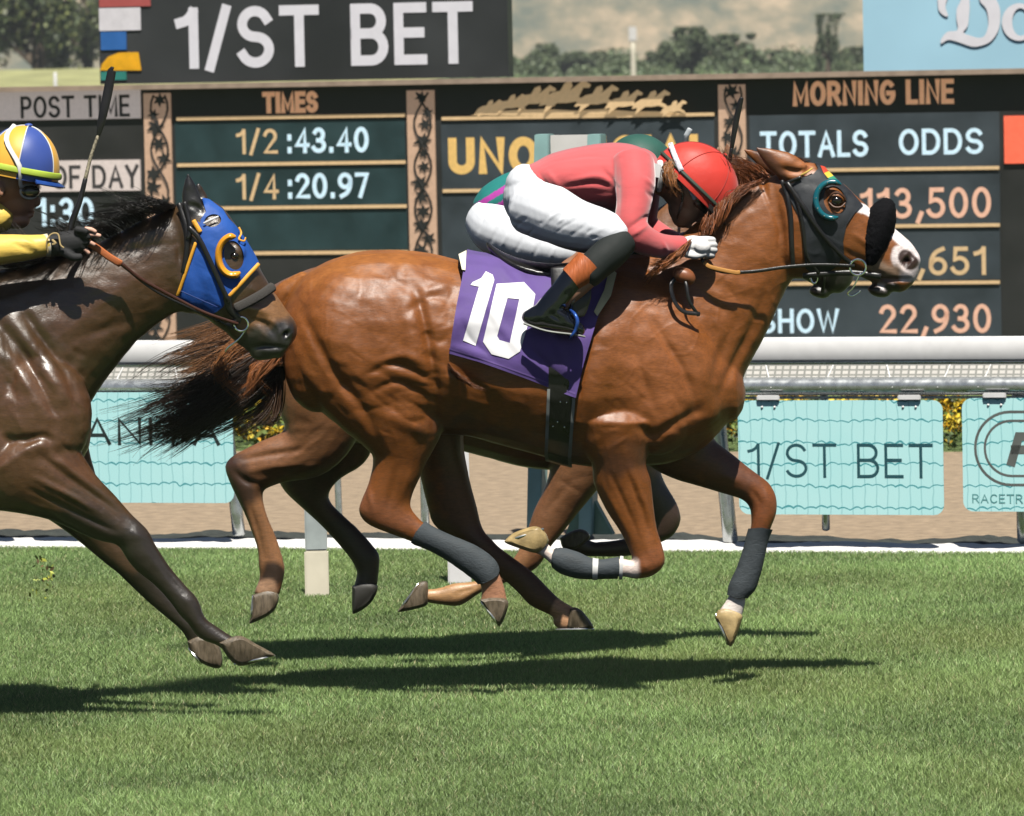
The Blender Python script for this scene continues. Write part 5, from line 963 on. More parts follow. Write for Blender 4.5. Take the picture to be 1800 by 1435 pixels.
sculpt(me3, [([(38, 540), (70, 590), (110, 650), (140, 730)], 8, -.012, Yc), ([(0, 570), (40, 620), (80, 690), (100, 740)], 9, -.014, Yc), ([(20, 560), (70, 630), (110, 700)], 12, .012, Yc), ([(60, 600), (100, 650), (125, 720)], 14, .010, Yc), ([(0, 610), (30, 650), (70, 720)], 10, .010, Yc), ([(0, 650), (30, 700)], 10, -.010, Yc),
 ([(0, 770), (40, 775), (80, 770), (100, 800)], 8, -.010, Yc), ([(60, 790), (100, 780), (140, 780)], 12, .008, Yc), ([(150, 560), (200, 520), (240, 480)], 22, .006, Yc), ([(120, 600), (180, 580), (240, 560)], 10, -.006, Yc), ([(200, 430), (260, 410), (300, 400)], 12, .006, Yc), ([(190, 450), (240, 440), (290, 430)], 8, -.005, Yc),
 ([(70, 800), (120, 840), (180, 880), (230, 920)], 6, -.008, Yc), ([(60, 840), (120, 870), (180, 905)], 6, .008, Yc), ([(50, 860), (110, 890), (170, 920), (205, 935)], 5, -.008, Yc), ([(90, 800), (150, 845), (210, 890)], 7, .007, Yc), ([(40, 880), (110, 905)], 6, .006, Yc), ([(255, 950), (285, 1000), (330, 1050)], 4, -.005, Yc), ([(265, 975), (300, 1020)], 5, .004, Yc), ([(230, 930), (250, 950)], 9, .004, Yc), ([(320, 1045), (335, 1065)], 8, .004, Yc),
 ([(500, 582), (508, 592)], 8, -.024, Yc), ([(470, 560), (490, 575), (495, 600)], 5, .006, Yc), ([(440, 560), (465, 570), (480, 590)], 5, -.007, Yc), ([(430, 540), (455, 545), (480, 555)], 7, .007, Yc), ([(440, 612), (470, 610), (500, 612)], 4, -.014, Yc), ([(450, 575), (480, 600)], 7, .005, Yc), ([(440, 500), (455, 520)], 6, .005, Yc), ([(310, 400), (316, 450), (322, 510)], 7, -.008, Yc), ([(330, 360), (348, 365), (356, 374)], 5, -.01, Yc)])
paint(me3, (.056, .029, .010), [([(60, 720), (0, 800), (100, 780)], 60, (.10, .045, .018), 70), ([(250, 520), (150, 560)], 40, (.075, .033, .013), 50), ([(140, 960), (230, 1000), (340, 1100)], 50, (.030, .018, .012), 30), ([(260, 950), (340, 1060), (400, 1110)], 40, (.028, .02, .014), 24), ([(150, 950), (190, 960), (230, 985)], 14, (.075, .04, .02), 14, Y3, 2), ([(480, 545), (445, 565)], 24, (.22, .105, .038), 20), ([(500, 590), (470, 625)], 20, (.018, .015, .014), 18), ([(505, 588)], 8, (.008, .006, .006), 3), ([(450, 590), (440, 606)], 12, (.06, .05, .04), 14), ([(330, 310), (340, 365)], 14, (.012, .01, .01), 12)])  # lit patch on the off forearm is painted into the coat
kid(link('body', me3, M_dbay, sharp=0), H3)
hoof([(384, 1130), (402, 1122), (424, 1118), (450, 1132), (480, 1149), (477, 1156), (426, 1171), (404, 1160)], Y3-.14, .047, M_hoof, H3, ((412, 1168), (479, 1154)))
hoof([(329, 1128), (350, 1118), (380, 1126), (391, 1156), (386, 1175), (358, 1168), (336, 1150)], Y3+.13, .045, M_hoof, H3, ((332, 1140), (352, 1166)))
mb = MB(); ellipsoid(mb, P(412, 450, Y3-.082), .016, .014, .013, n=20); kid(mb.build('eye', M_wet, smooth=True), H3)
M_blue = mat('blue_hood_cloth', (.012, .085, .38), .65, var=.1, ns=12, bump=.0012, bs=70); M_yel = mat('yellow_binding', (.80, .38, .03), .6, var=.08, bump=.0008, bs=200)
hood3 = shell(me3, 'blinker_hood', [(356, 348), (368, 350), (392, 368), (402, 384), (414, 396), (432, 420), (448, 446), (456, 463), (425, 498), (401, 522), (392, 540), (376, 552), (345, 545), (316, 530), (311, 520), (330, 465), (345, 425), (352, 404), (342, 388), (352, 392)], .0055, M_blue, H3, Y3-.3, Y3+.3, holes=[circ(411, 449, 17, 26, rot=-12), circ(374, 388, 15, 11, rot=-15), [(330, 340), (356, 352), (362, 372), (350, 390), (330, 385)]], wr=.001, wrs=50)
mb = MB(); cc_ = [(409+25*math.cos(R(a)), 450-34*math.sin(R(a)), Y3-.108-.004*math.sin(R(a)), .0125 if 0 < i < 14 else .006) for i, a in enumerate(np.linspace(80, 300, 15))]; tube(mb, cc_, k=3, n=12, ry=1.4); kid(mb.build('eye_cup', mat('amber_cup', (.85, .36, .02), .3, coat=.3), smooth=True), H3)
sstrap('hood_binding', me3, [(455, 464), (440, 480), (425, 497), (402, 522)], .0065, M_yel, hood3, off=.008); sstrap('hood_binding', me3, [(344, 427), (336, 450), (326, 480), (312, 520)], .0055, M_yel, hood3, off=.008); sstrap('hood_binding', me3, [(340, 388), (346, 398), (352, 408)], .008, M_yel, hood3, off=.008)
sstrap('hood_seam', me3, [(318, 512), (345, 524), (382, 540)], .0018, mat('dark_blue_thread', (.005, .03, .16), .6), hood3, off=.008)
sstrap('forehead_emblem', me3, [(420, 400), (424, 410), (420, 420), (429, 424), (432, 418)], .0035, M_yel, hood3, off=.009)
M_rein = mat('rein_leather', (.06, .02, .012), .35)
br3 = empty('bridle', tuple(P(380, 480, Y3))); kid(br3, H3)
sstrap('brow_band', me3, [(358, 393), (368, 388), (384, 381)], .0035, mat('white_patent', (.7, .7, .7), .3), br3, off=.012)
sstrap('crown_strap', me3, [(314, 358), (322, 380), (328, 405), (328, 440), (322, 480)], .009, M_leather, br3, off=.007); sstrap('crown_strap', me3, [(324, 356), (330, 378), (334, 400), (330, 420)], .008, M_leather, br3, off=.014)
sstrap('cheek_strap', me3, [(332, 400), (350, 420), (372, 465), (390, 505), (402, 530)], .0085, M_leather, br3, off=.016)
sstrap('noseband', me3, [(480, 504), (460, 518), (435, 532), (415, 542)], .017, mat('dark_sheepskin', (.05, .045, .04), .9, bump=.002, bs=200), br3, off=.012, flat=.7)
sstrap('chin_strap', me3, [(398, 522), (405, 545), (418, 562), (400, 575)], .013, M_leather, br3, off=.010)
mb = MB(); torus(mb, P(424, 570, Y3-.085), .024, .004); kid(mb.build('bit_ring', M_chrome, smooth=True), br3)
strap('bit_shank', [(432, 580, Y3-.08), (420, 596, Y3-.08), (402, 610, Y3-.07), (396, 618, Y3-.06)], .003, M_chrome, br3, 1)
strap('rein', [(212, 463, Y3-.17), (250, 492, Y3-.15), (310, 525, Y3-.13), (360, 550, Y3-.115), (418, 570, Y3-.095)], .006, M_rein, br3, .5)
strap('rein', [(212, 465, Y3-.16), (270, 510, Y3-.14), (330, 540, Y3-.125), (385, 565, Y3-.10), (412, 578, Y3-.09)], .004, M_leather, br3, .5)
strap('rubber_grip', [(150, 424, Y3-.19), (170, 436, Y3-.185), (192, 452, Y3-.18), (212, 464, Y3-.17)], .0125, mat('orange_rubber_grip', (.50, .15, .05), .5, bump=.001, bs=150), br3, .6)
CK = (.012, .010, .009)
hair('mane', [([(308, 364), (268, 378), (222, 402)], [(272, 354), (230, 364), (195, 382)], [(215, 340), (165, 352), (140, 376), (150, 402)], 340, Y3, .04, CK, 9), ([(222, 402), (178, 424), (130, 440)], [(180, 385), (140, 400), (100, 415)], [(130, 375), (80, 380), (40, 395)], 300, Y3, .05, CK, 9),
 ([(130, 440), (80, 458), (20, 470)], [(70, 430), (30, 440), (-30, 450)], [(20, 385), (-30, 400), (-60, 430)], 500, Y3, .05, (.02, .017, .014), 14), ([(290, 368), (240, 390)], [(250, 350), (210, 350)], [(235, 320), (190, 322), (160, 335)], 60, Y3, .05, CK, 14)], M_hair, H3, steps=12, rad=.0011, seed=21)
hair('tail', [([(-655, 590), (-665, 640)], [(-740, 680), (-760, 720)], [(-900, 780), (-880, 860)], 700, Y3, .05, CK, 20)], M_hair, H3, steps=12, rad=.0018, seed=22)
M_scloth = mat('grey_white_cloth', (.6, .6, .6), .7)
# ================================================================== PEOPLE
M_skin = mat('skin', (.36, .19, .12), .5, var=.08, ns=30); M_skin2 = mat('tan_skin', (.34, .17, .10), .5, var=.08, ns=30)
M_pants = mat('white_breeches', (.74, .76, .80), .7, var=.05, bump=.0016, bs=22, streak=(1.8, .6, .7)); M_pink = mat('red_silks', (.60, .085, .09), .78, var=.08, bump=.002, bs=20, streak=(.7, .6, 1.6), sheen=.7)
M_boot = mat('patent_boot', (.004, .005, .008), .10, coat=.5, bump=.002, bs=22); M_sock = mat('dark_stocking', (.009, .013, .012), .8, bump=.001, bs=60); M_cuff = mat('orange_leather_cuff', (.42, .11, .03), .42, var=.2, ns=40, bump=.002, bs=60, streak=(3, 1, .6))
M_glove = mat('white_glove', (.74, .73, .72), .6, bump=.0015, bs=60)
def folds(me, seed, amp=.003, s=45, dirn=(1, .4, -.6)):
    co = getco(me); no = getno(me); q = co*np.array([1.3, .5, .6]); v = vnoise(q, s, seed); v = np.sign(v)*abs(v)**.8
    setco(me, co+no*(v*amp)[:, None])
def garment(name, mb, m, parent, vox=.006, sm=6, f=None, strokes=None, ycut=0):
    me = remesh(mb, vox, sm)
    if f: folds(me, *f)
    if strokes: sculpt(me, strokes, ycut)
    return kid(link(name, me, m, sharp=0), parent)
def finger(mb, pts, Y, r):
    tube(mb, [(x, y, Y+d, r*s) for (x, y, d, s) in pts], n=10, k=3)
# ---------------------------------------------------------------- jockey one
J1 = empty('person', tuple(P(950, 400, 0)), 'jockey in red silks, white breeches and red helmet crouched over the chestnut horse numbered 10', 'person')
mb = MB()   # one continuous body
loft(mb, [(948, 312, 985, 348, .10), (970, 280, 998, 360, .12), (1020, 268, 1035, 364, .13), (1075, 262, 1085, 366, .14), (1120, 268, 1112, 360, .13), (1150, 290, 1135, 340, .08), (1175, 300, 1160, 345, .055), (1195, 310, 1175, 360, .05)], 0)
tube(mb, [(948, 355, -.03, .07), (965, 375, -.13, .075), (1010, 395, -.2, .075), (1060, 405, -.25, .06), (1090, 418, -.28, .048), (1060, 460, -.31, .042), (1010, 510, -.335, .036), (965, 550, -.345, .03), (975, 570, -.345, .026), (1010, 580, -.35, .024)], n=16)
tube(mb, [(948, 355, .03, .07), (965, 375, .13, .075), (1010, 400, .2, .075), (1070, 420, .26, .06), (1105, 430, .29, .048), (1075, 480, .32, .042), (1020, 520, .335, .036), (975, 560, .345, .03), (1010, 580, .35, .026), (1035, 585, .35, .022)], n=16)
tube(mb, [(1118, 300, -.12, .05), (1112, 350, -.21, .048), (1108, 400, -.25, .042), (1130, 420, -.25, .042), (1160, 432, -.21, .035), (1200, 434, -.165, .028)], n=14); tube(mb, [(1125, 300, .12, .05), (1125, 350, .21, .048), (1125, 400, .25, .042), (1160, 425, .24, .042), (1195, 430, .19, .035), (1222, 430, .13, .028)], n=14)
hc = P(1212, 335, 0); ellipsoid(mb, hc, .10, .075, .085, rot=R(45)); ellipsoid(mb, P(1205, 365, 0), .062, .052, .062); ellipsoid(mb, P(1197, 385, 0), .036, .034, .030, rot=R(40))
tube(mb, [(1222, 372, 0, .010), (1233, 382, 0, .014), (1230, 392, 0, .011)], n=8); ellipsoid(mb, P(1209, 396, 0), .018, .02, .010, rot=R(40)); ellipsoid(mb, P(1186, 322, -.075), .014, .008, .022, rot=R(40)); ellipsoid(mb, P(1186, 322, .075), .014, .008, .022, rot=R(40))
b1 = remesh(mb, .005, 4); sculpt(b1, [([(1214, 398), (1206, 402)], 3, -.006), ([(1224, 362)], 7, -.008), ([(1186, 320), (1189, 326)], 3, -.006, .1)]); kid(link('body', b1, M_skin, sharp=0), J1)
mb = MB(); ellipsoid(mb, P(1226, 362, -.032), .012, .012, .012, n=12); kid(mb.build('eye', M_wet, smooth=True), J1)
hair('hair', [([(1170, 290), (1185, 285), (1200, 300)], [(1172, 312), (1185, 325)], [(1180, 340), (1195, 350), (1210, 335)], 420, -.075, .012, (.30, .12, .04), 5), ([(1170, 285), (1175, 300)], [(1168, 310), (1176, 320)], [(1178, 340), (1200, 345)], 200, -.05, .03, (.12, .05, .02), 6)], M_hair, J1, steps=9, rad=.0014, seed=31)
# breeches
mb = MB()
ellipsoid(mb, P(938, 350, 0), .108, .165, .112, rot=R(-30)); 
tube(mb, [(930, 362, -.07, .100), (965, 374, -.14, .102), (1010, 393, -.205, .088), (1055, 403, -.25, .074), (1086, 412, -.275, .058), (1096, 418, -.28, .045)], n=20, ry=.95)
tube(mb, [(930, 362, .07, .100), (965, 374, .14, .102), (1010, 398, .205, .088), (1060, 415, .25, .074), (1100, 430, .275, .06), (1112, 436, .28, .045)], n=20, ry=.95)
loft(mb, [(918, 288, 896, 345, .11), (928, 289, 925, 350, .13), (944, 292, 968, 350, .14)], 0, k=3)
rc = random.Random(8); CR = [([(885, 380), (905, 345), (915, 320)], 5, -.003), ([(880, 370), (900, 390), (935, 400)], 4, -.004), ([(890, 402), (950, 432), (1010, 440), (1060, 432)], 5, .004)]
for k in range(20):
    x = rc.uniform(890, 1080); y = 372+(x-890)*.28+rc.uniform(-22, 34); L = rc.uniform(10, 38); A_ = rc.uniform(.35, 1.1); CR.append(([(x-L*.4, y+L*.5*A_), (x+rc.uniform(-3, 3), y), (x+L*.5, y-L*.5*A_)], rc.uniform(2.2, 4.2), rc.choice((-1, -1, 1))*rc.uniform(.0010, .0030)))
garment('breeches', mb, M_pants, J1, .0045, 6, (5, .0009, 60), CR, .0)
# silks
mb = MB()
loft(mb, [(925, 292, 978, 350, .135), (942, 284, 986, 358, .15), (972, 269, 1000, 364, .16), (1020, 258, 1038, 372, .172), (1070, 251, 1085, 380, .182), (1110, 254, 1108, 376, .18), (1142, 268, 1125, 350, .15), (1160, 285, 1142, 335, .10), (1166, 300, 1154, 330, .07)], 0, n=28)
tube(mb, [(1112, 288, -.12, .078), (1116, 325, -.185, .072), (1114, 360, -.225, .062), (1109, 395, -.255, .058), (1122, 416, -.255, .056), (1150, 430, -.225, .046), (1175, 434, -.185, .041), (1200, 434, -.160, .039)], n=20); tube(mb, [(1118, 288, .12, .078), (1126, 325, .185, .072), (1128, 360, .225, .062), (1128, 395, .255, .056), (1155, 416, .245, .052), (1185, 428, .20, .042), (1212, 430, .15, .034)], n=20)
garment('silks', mb, M_pink, J1, .0055, 6, (8, .0012, 50), [([(985, 330), (1040, 322), (1075, 330)], 4, -.006), ([(1000, 318), (1050, 310), (1085, 325)], 5, .007), ([(1060, 298), (1085, 330)], 4, -.006), ([(1086, 300), (1086, 340), (1085, 390)], 5, -.004), ([(1130, 310), (1150, 330)], 4, .006), ([(1135, 335), (1150, 350)], 4, -.006), ([(1100, 405), (1130, 385), (1140, 380)], 4, -.006), ([(1110, 415), (1140, 395)], 4, .006), ([(960, 300), (985, 330)], 5, .005), ([(945, 300), (970, 340)], 4, -.005), ([(995, 350), (1050, 350), (1080, 345)], 7, .005), ([(970, 285), (1030, 275), (1080, 278)], 3, -.0025), ([(1165, 425), (1175, 445)], 3, .004)], 0)
for (x, y, rot) in ((1152, 300, 0),):
    mb = MB(); mb.box(P(x, y, -.13), np.array([.018, -.004, -.004]), np.array([0, .003, 0]), np.array([.004, 0, .024])); kid(mb.build('collar_patch', M_white, bevel=.002), J1)
mb = MB(); tube(mb, [(1160, 285, -.06, .012), (1162, 310, -.08, .011), (1158, 335, -.06, .010)], n=8); kid(mb.build('collar', M_white, smooth=True), J1)
# boot, cuff, stocking (both sides)
for s in (-1, 1):
    dx = 0 if s < 0 else 22
    mb = MB(); tube(mb, [(1098+dx, 420, s*.285, .05), (1078+dx, 440, s*.30, .060), (1052+dx, 462, s*.315, .058), (1030+dx, 485, s*.33, .052)], n=18); garment('stocking', mb, M_sock, J1, .006, 4)
    mb = MB(); tube(mb, [(1036+dx, 465, s*.325, .0565), (1020+dx, 480, s*.335, .0530), (1004+dx, 493, s*.34, .0485)], n=28, k=3, flat=True)
    o = mb.build('boot_cuff', M_cuff, smooth=True, recalc=True); kid(o, J1)
    mb = MB(); tube(mb, [(1008+dx, 490, s*.34, .046), (988+dx, 515, s*.345, .044), (968+dx, 538, s*.35, .044), (950+dx, 560, s*.352, .042)], n=18)
    loft(mb, [(926+dx, 545, 921+dx, 567, .024), (938+dx, 538, 935+dx, 576, .034), (960+dx, 530, 958+dx, 579, .038), (985+dx, 540, 982+dx, 582, .038), (1008+dx, 556, 1004+dx, 585, .036), (1026+dx, 572, 1022+dx, 590, .026)], s*.352, k=4)
    garment('boot', mb, M_boot, J1, .005, 4, None, [([(975, 545), (1000, 560)], 4, .004), ([(965, 550), (990, 568)], 4, -.004), ([(1000, 510), (985, 530)], 4, -.004)], -.3)
    mb = MB(); tube(mb, [(921+dx, 569, s*.352-.03, .004), (960+dx, 582, s*.352-.038, .004), (1005+dx, 588, s*.352-.034, .004), (1027+dx, 592, s*.352-.01, .004)], n=8, ry=2); kid(mb.build('boot_welt', M_edge, smooth=True), J1)
# glove: palm and curled fingers round the rein
for s, ox, oy in ((-1, 0, 0), (1, 24, -6)):
    yb = s*.15
    mb = MB(); tube(mb, [(1176+ox, 434+oy, yb-.022, .041), (1190+ox, 434+oy, yb-.012, .036), (1204+ox, 434+oy, yb-.006, .035), (1218+ox, 434+oy, yb, .040), (1236+ox, 436+oy, yb, .036), (1246+ox, 437+oy, yb, .028)], n=16, ry=.95); ellipsoid(mb, P(1234+ox, 435+oy, yb-.030), .030, .024, .026)
    for k in range(4):
        yy = 421+oy+k*9; l = (-3, 0, 0, -4)[k]
        tube(mb, [(1224+ox, yy+1, yb-.020, .0125), (1243+ox+l, yy, yb-.020, .0118), (1256+ox+l, yy+1, yb-.004, .0112), (1253+ox+l, yy+3, yb+.016, .0105), (1240+ox, yy+4, yb+.022, .0098)], n=10)
    tube(mb, [(1206+ox, 446+oy, yb-.028, .015), (1224+ox, 450+oy, yb-.034, .0125), (1240+ox, 446+oy, yb-.034, .0108)], n=10)
    me = remesh(mb, .0032, 3); sculpt(me, [([(1200, 436), (1225, 440)], 3, -.002), ([(1205, 445), (1222, 447)], 3, -.002)]); kid(link('glove', me, M_glove, sharp=0), J1)
    mb = MB(); tube(mb, [(1190+ox, 416+oy, yb-.005, .003), (1189+ox, 434+oy, yb-.036, .003), (1192+ox, 452+oy, yb-.005, .003)], n=6); kid(mb.build('glove_cuff', M_white, smooth=True), J1)
# helmet
def helmet(cx, cy, Y, along, hh, lat, rot, m, parent, lo=-.12, panels=None, name='helmet'):
    "dome: local x along the brim, z to the crown; rot = picture-plane rotation (deg, clockwise)"
    Mr = np.array(Matrix.Rotation(R(rot), 3, 'Y')); c = P(cx, cy, Y); n = 48; V = []; F = []; rows = 18
    for i in range(rows+1):
        t = i/rows; a = R(90-98*t)
        for j in range(n):
            b = 2*math.pi*j/n; rr_ = math.cos(a) if a > -1 else 1
            V.append(c+Mr @ np.array([along*math.cos(a)*math.cos(b), lat*math.cos(a)*math.sin(b), hh*math.sin(a)]))
    F = [(i*n+j, (i+1)*n+j, (i+1)*n+(j+1) % n, i*n+(j+1) % n) for i in range(rows) for j in range(n)]; b0 = len(V)
    F.append(tuple(rows*n+j for j in range(n)))
    me = mesh(V, F); bm = bmesh.new(); bm.from_mesh(me); bmesh.ops.remove_doubles(bm, verts=bm.verts, dist=1e-5); bmesh.ops.recalc_face_normals(bm, faces=bm.faces); bm.to_mesh(me); bm.free()
    o = link(name, me, m, sharp=30); kid(o, parent)
    if panels:
        for q in me.polygons:
            l = Mr.T @ (np.array(q.center)-c); q.material_index = int(((math.atan2(l[1], l[0])+math.pi/6+2*math.pi) % (2*math.pi))/(math.pi/3)) % 2
    return o, c, Mr
M_red = mat('red_silk_cap', (.62, .035, .02), .55, var=.05, bump=.002, bs=25, sheen=.2)
hm, hcn, Mr = helmet(1220, 328, 0, .162, .150, .110, 45, M_red, J1)
def onhel(a, b, hs=1.02, al=.162, hh=.150, la=.110, c=None, Mr_=None): return (hcn if c is None else c)+(Mr if Mr_ is None else Mr_) @ np.array([al*hs*math.cos(a)*math.cos(b), la*hs*math.cos(a)*math.sin(b), hh*hs*math.sin(a)])
for bb in (0, 60, 120, 180, 240, 300):
    mb = MB(); tube(mb, [(*onhel(R(a), R(bb), 1.003), .0018) for a in range(0, 92, 10)], world=True, n=6, k=2); kid(mb.build('seam', mat('dark_red_thread', (.4, .03, .02), .6), smooth=True), hm)
mb = MB(); ellipsoid(mb, onhel(R(90), 0, 1.01), .012, .012, .008, n=12); kid(mb.build('button', M_red, smooth=True), hm)
mb = MB(); tube(mb, [(*onhel(R(3), R(b), 1.012), .0045) for b in range(0, 361, 15)], world=True, n=8, k=2, ry=1.5); kid(mb.build('helmet_band', mat('dark_green_band', (.03, .05, .035), .6), smooth=True), hm)
# peak
V = []; 
for i in range(9):
    b = R(-62+124*i/8)
    for r_, dz in ((1.0, -.004), (1.0+.20*math.cos(b)**.5, -.018)): V.append(hcn+Mr @ np.array([.162*r_*math.cos(b), .112*r_*math.sin(b), dz]))
V2 = [v+Mr @ np.array([0, 0, -.006]) for v in V]; F = [(2*i, 2*i+2, 2*i+3, 2*i+1) for i in range(8)]; F2 = [tuple(j+18 for j in f)[::-1] for f in F]; S_ = [(2*i+1, 2*i+3, 2*i+21, 2*i+19) for i in range(8)]
kid(link('peak', mesh(V+V2, F+F2+S_), mat('black_peak', (.02, .015, .015), .4), sharp=0), hm)
M_prs = mat('printed_strap', (.62, .60, .66), .6, var=.5, ns=90)
sstrap('goggle_strap', hm.data, [(1178, 252), (1184, 268), (1191, 285), (1198, 300)], .009, M_prs, J1, off=.004, flat=.4)
sstrap('goggle_strap', b1, [(1199, 304), (1207, 320), (1215, 336), (1222, 350)], .008, M_prs, J1, off=.016, flat=.4)
mb = MB(); tube(mb, [(1224, 350, -.05, .022), (1232, 360, -.03, .024), (1236, 366, .0, .022), (1232, 360, .04, .022)], n=12); kid(mb.build('goggles', M_leather, smooth=True), J1)
mb = MB(); tube(mb, [(1190, 318, -.09, .004), (1200, 345, -.085, .004), (1192, 378, -.05, .004), (1190, 390, 0, .004)], n=6); kid(mb.build('chin_strap', M_leather, smooth=True), J1)
# whip in the off hand
W1 = empty('whip', tuple(P(1275, 380, .12)), 'slim black riding whip standing upright beside the red helmet', 'whip')
mb = MB(); tube(mb, [(1250, 432, .14, .009), (1268, 370, .10, .008), (1280, 300, .06, .0075), (1286, 262, .05, .007)], n=10); kid(mb.build('handle', M_leather, smooth=True), W1)
mb = MB(); tube(mb, [(1286, 262, .05, .007), (1292, 225, .05, .010), (1300, 185, .05, .010), (1304, 172, .05, .007)], n=10, ry=.4); kid(mb.build('flap', M_leather, smooth=True), W1)
# stirrup
st_ = empty('stirrup', tuple(P(1010, 560, -.35))); kid(st_, H1)
M_bluem = mat('blue_metal', (.03, .10, .42), .3, metal=.4)
mb = MB(); tube(mb, [(1002, 545, -.345, .005), (1010, 552, -.39, .006), (1015, 565, -.40, .007), (1012, 580, -.395, .006), (1004, 592, -.39, .005), (1004, 594, -.32, .005), (1008, 570, -.305, .005), (1002, 545, -.345, .005)], n=10); kid(mb.build('iron', M_bluem, smooth=True), st_)
mb = MB(); tube(mb, [(1004, 470, -.30, .008), (1012, 510, -.34, .009), (1006, 530, -.36, .008), (1003, 546, -.345, .007)], n=8, ry=.4); kid(mb.build('strap', M_leather, smooth=True), st_)
# ---------------------------------------------------------------- jockey two
J2 = empty('person', tuple(P(880, 400, 1.1)), 'jockey in teal and magenta striped silks and green cap mostly hidden behind the red jockey', 'person')
mb = MB(); YJ = 1.1
loft(mb, [(890, 340, 890, 390, .09), (920, 325, 930, 380, .11), (980, 300, 985, 380, .13), (1040, 290, 1040, 370, .13), (1080, 292, 1080, 350, .10), (1105, 290, 1100, 340, .06)], YJ)
for s in (-1, 1):
    tube(mb, [(880, 400, YJ+s*.05, .06), (920, 415, YJ+s*.15, .06), (980, 434, YJ+s*.22, .05), (1030, 440, YJ+s*.27, .055), (990, 490, YJ+s*.30, .042), (930, 560, YJ+s*.32, .035)], n=16); tube(mb, [(1060, 310, YJ+s*.12, .055), (1060, 370, YJ+s*.2, .05), (1060, 410, YJ+s*.22, .045), (1110, 430, YJ+s*.16, .035), (1140, 430, YJ+s*.12, .03), (1160, 432, YJ+s*.10, .035)], n=14)
ellipsoid(mb, P(1130, 300, YJ), .10, .075, .09, rot=R(30)); ellipsoid(mb, P(1142, 320, YJ), .06, .05, .05)
b2 = remesh(mb, .007, 4); kid(link('body', b2, M_skin2, sharp=0), J2)
mb = MB(); tube(mb, [(853, 385, YJ-.03, .085), (872, 402, YJ-.09, .098), (905, 418, YJ-.15, .088), (950, 434, YJ-.21, .074), (995, 442, YJ-.26, .06), (1020, 446, YJ-.28, .045)], n=20); tube(mb, [(853, 385, YJ+.03, .085), (872, 402, YJ+.09, .098), (905, 418, YJ+.15, .088), (950, 434, YJ+.21, .074), (995, 442, YJ+.26, .06)], n=20); ellipsoid(mb, P(872, 388, YJ), .105, .15, .10)
garment('breeches', mb, M_pants, J2, .006, 5, (15, .001, 60), [([(840, 410), (855, 370)], 3, -.003, YJ), ([(862, 430), (874, 400)], 3, -.003, YJ), ([(880, 438), (895, 405)], 3, .003, YJ), ([(905, 446), (920, 415)], 3, -.003, YJ), ([(935, 455), (950, 425)], 3, -.003, YJ), ([(965, 460), (978, 430)], 3, .003, YJ)], YJ)
mb = MB(); loft(mb, [(836, 346, 862, 395, .10), (850, 328, 880, 398, .12), (886, 306, 905, 392, .14), (930, 294, 940, 385, .155), (990, 296, 990, 380, .165), (1040, 285, 1045, 370, .165), (1075, 285, 1080, 350, .12), (1090, 290, 1092, 335, .07)], YJ)
for s in (-1, 1): tube(mb, [(1055, 312, YJ+s*.12, .065), (1058, 360, YJ+s*.2, .058), (1060, 405, YJ+s*.23, .05), (1100, 425, YJ+s*.18, .04), (1130, 430, YJ+s*.13, .032)], n=16)
M_str = mat('striped_silks', (0, 0, 0), .5, attr=True, var=.05, bump=.003, bs=18)
sm = remesh(mb, .006, 5); co = getco(sm); px = PN(co); v = ((px[:, 1]+(px[:, 0]-845)*.62-340)/12).astype(int) % 2 == 0; C = np.ones((len(co), 4)); C[:, :3] = np.where(v[:, None], np.array([.02, .20, .18]), np.array([.42, .05, .34])); at = sm.color_attributes.new('coat', 'FLOAT_COLOR', 'POINT'); at.data.foreach_set('color', C.reshape(-1).astype(np.float32)); kid(link('silks', sm, M_str, sharp=0), J2)
M_gcap = mat('green_cap_cloth', (.012, .075, .055), .6, sheen=.1); helmet(1127, 293, YJ, .130, .118, .11, 30, M_gcap, J2)
mb = MB(); tube(mb, [(880, 470, YJ-.3, .05), (930, 560, YJ-.32, .045), (960, 575, YJ-.32, .035)], n=12); kid(mb.build('boot', M_boot, smooth=True), J2)
W2 = empty('whip', tuple(P(1205, 250, .9)), 'short grey whip tip poking up just above the red helmet', 'whip'); mb = MB(); tube(mb, [(1200, 330, .9, .006), (1204, 262, .9, .006), (1206, 240, .9, .008)], n=8); kid(mb.build('shaft', mat('grey_leather', (.12, .13, .14), .5), smooth=True), W2); mb = MB(); tube(mb, [(1206, 240, .9, .010), (1213, 227, .9, .010)], n=8, ry=.5); kid(mb.build('flap', mat('grey_flap', (.45, .48, .5), .4), smooth=True), W2)
# ---------------------------------------------------------------- jockey three
J3 = empty('person', tuple(P(-100, 450, Y3)), 'jockey in yellow sleeve, goggles and blue and yellow quartered cap at the left edge', 'person')
M_yel2 = mat('yellow_silks', (.80, .55, .10), .5, var=.1, bump=.004, bs=18, streak=(.6, .6, 1.5), sheen=.2); M_gb = mat('black_glove', (.012, .012, .013), .75, bump=.0012, bs=60)
mb = MB()
loft(mb, [(-330, 370, -270, 450, .13), (-250, 330, -220, 450, .14), (-160, 315, -150, 440, .15), (-80, 330, -85, 420, .14), (-50, 350, -55, 405, .08), (-20, 330, -35, 390, .055), (10, 320, -15, 380, .05)], Y3)
for s in (-1, 1):
    tube(mb, [(-330, 420, Y3+s*.05, .1), (-260, 450, Y3+s*.16, .09), (-180, 470, Y3+s*.24, .07), (-150, 480, Y3+s*.28, .05), (-200, 540, Y3+s*.32, .045), (-270, 610, Y3+s*.34, .035), (-230, 640, Y3+s*.35, .03)], n=16)
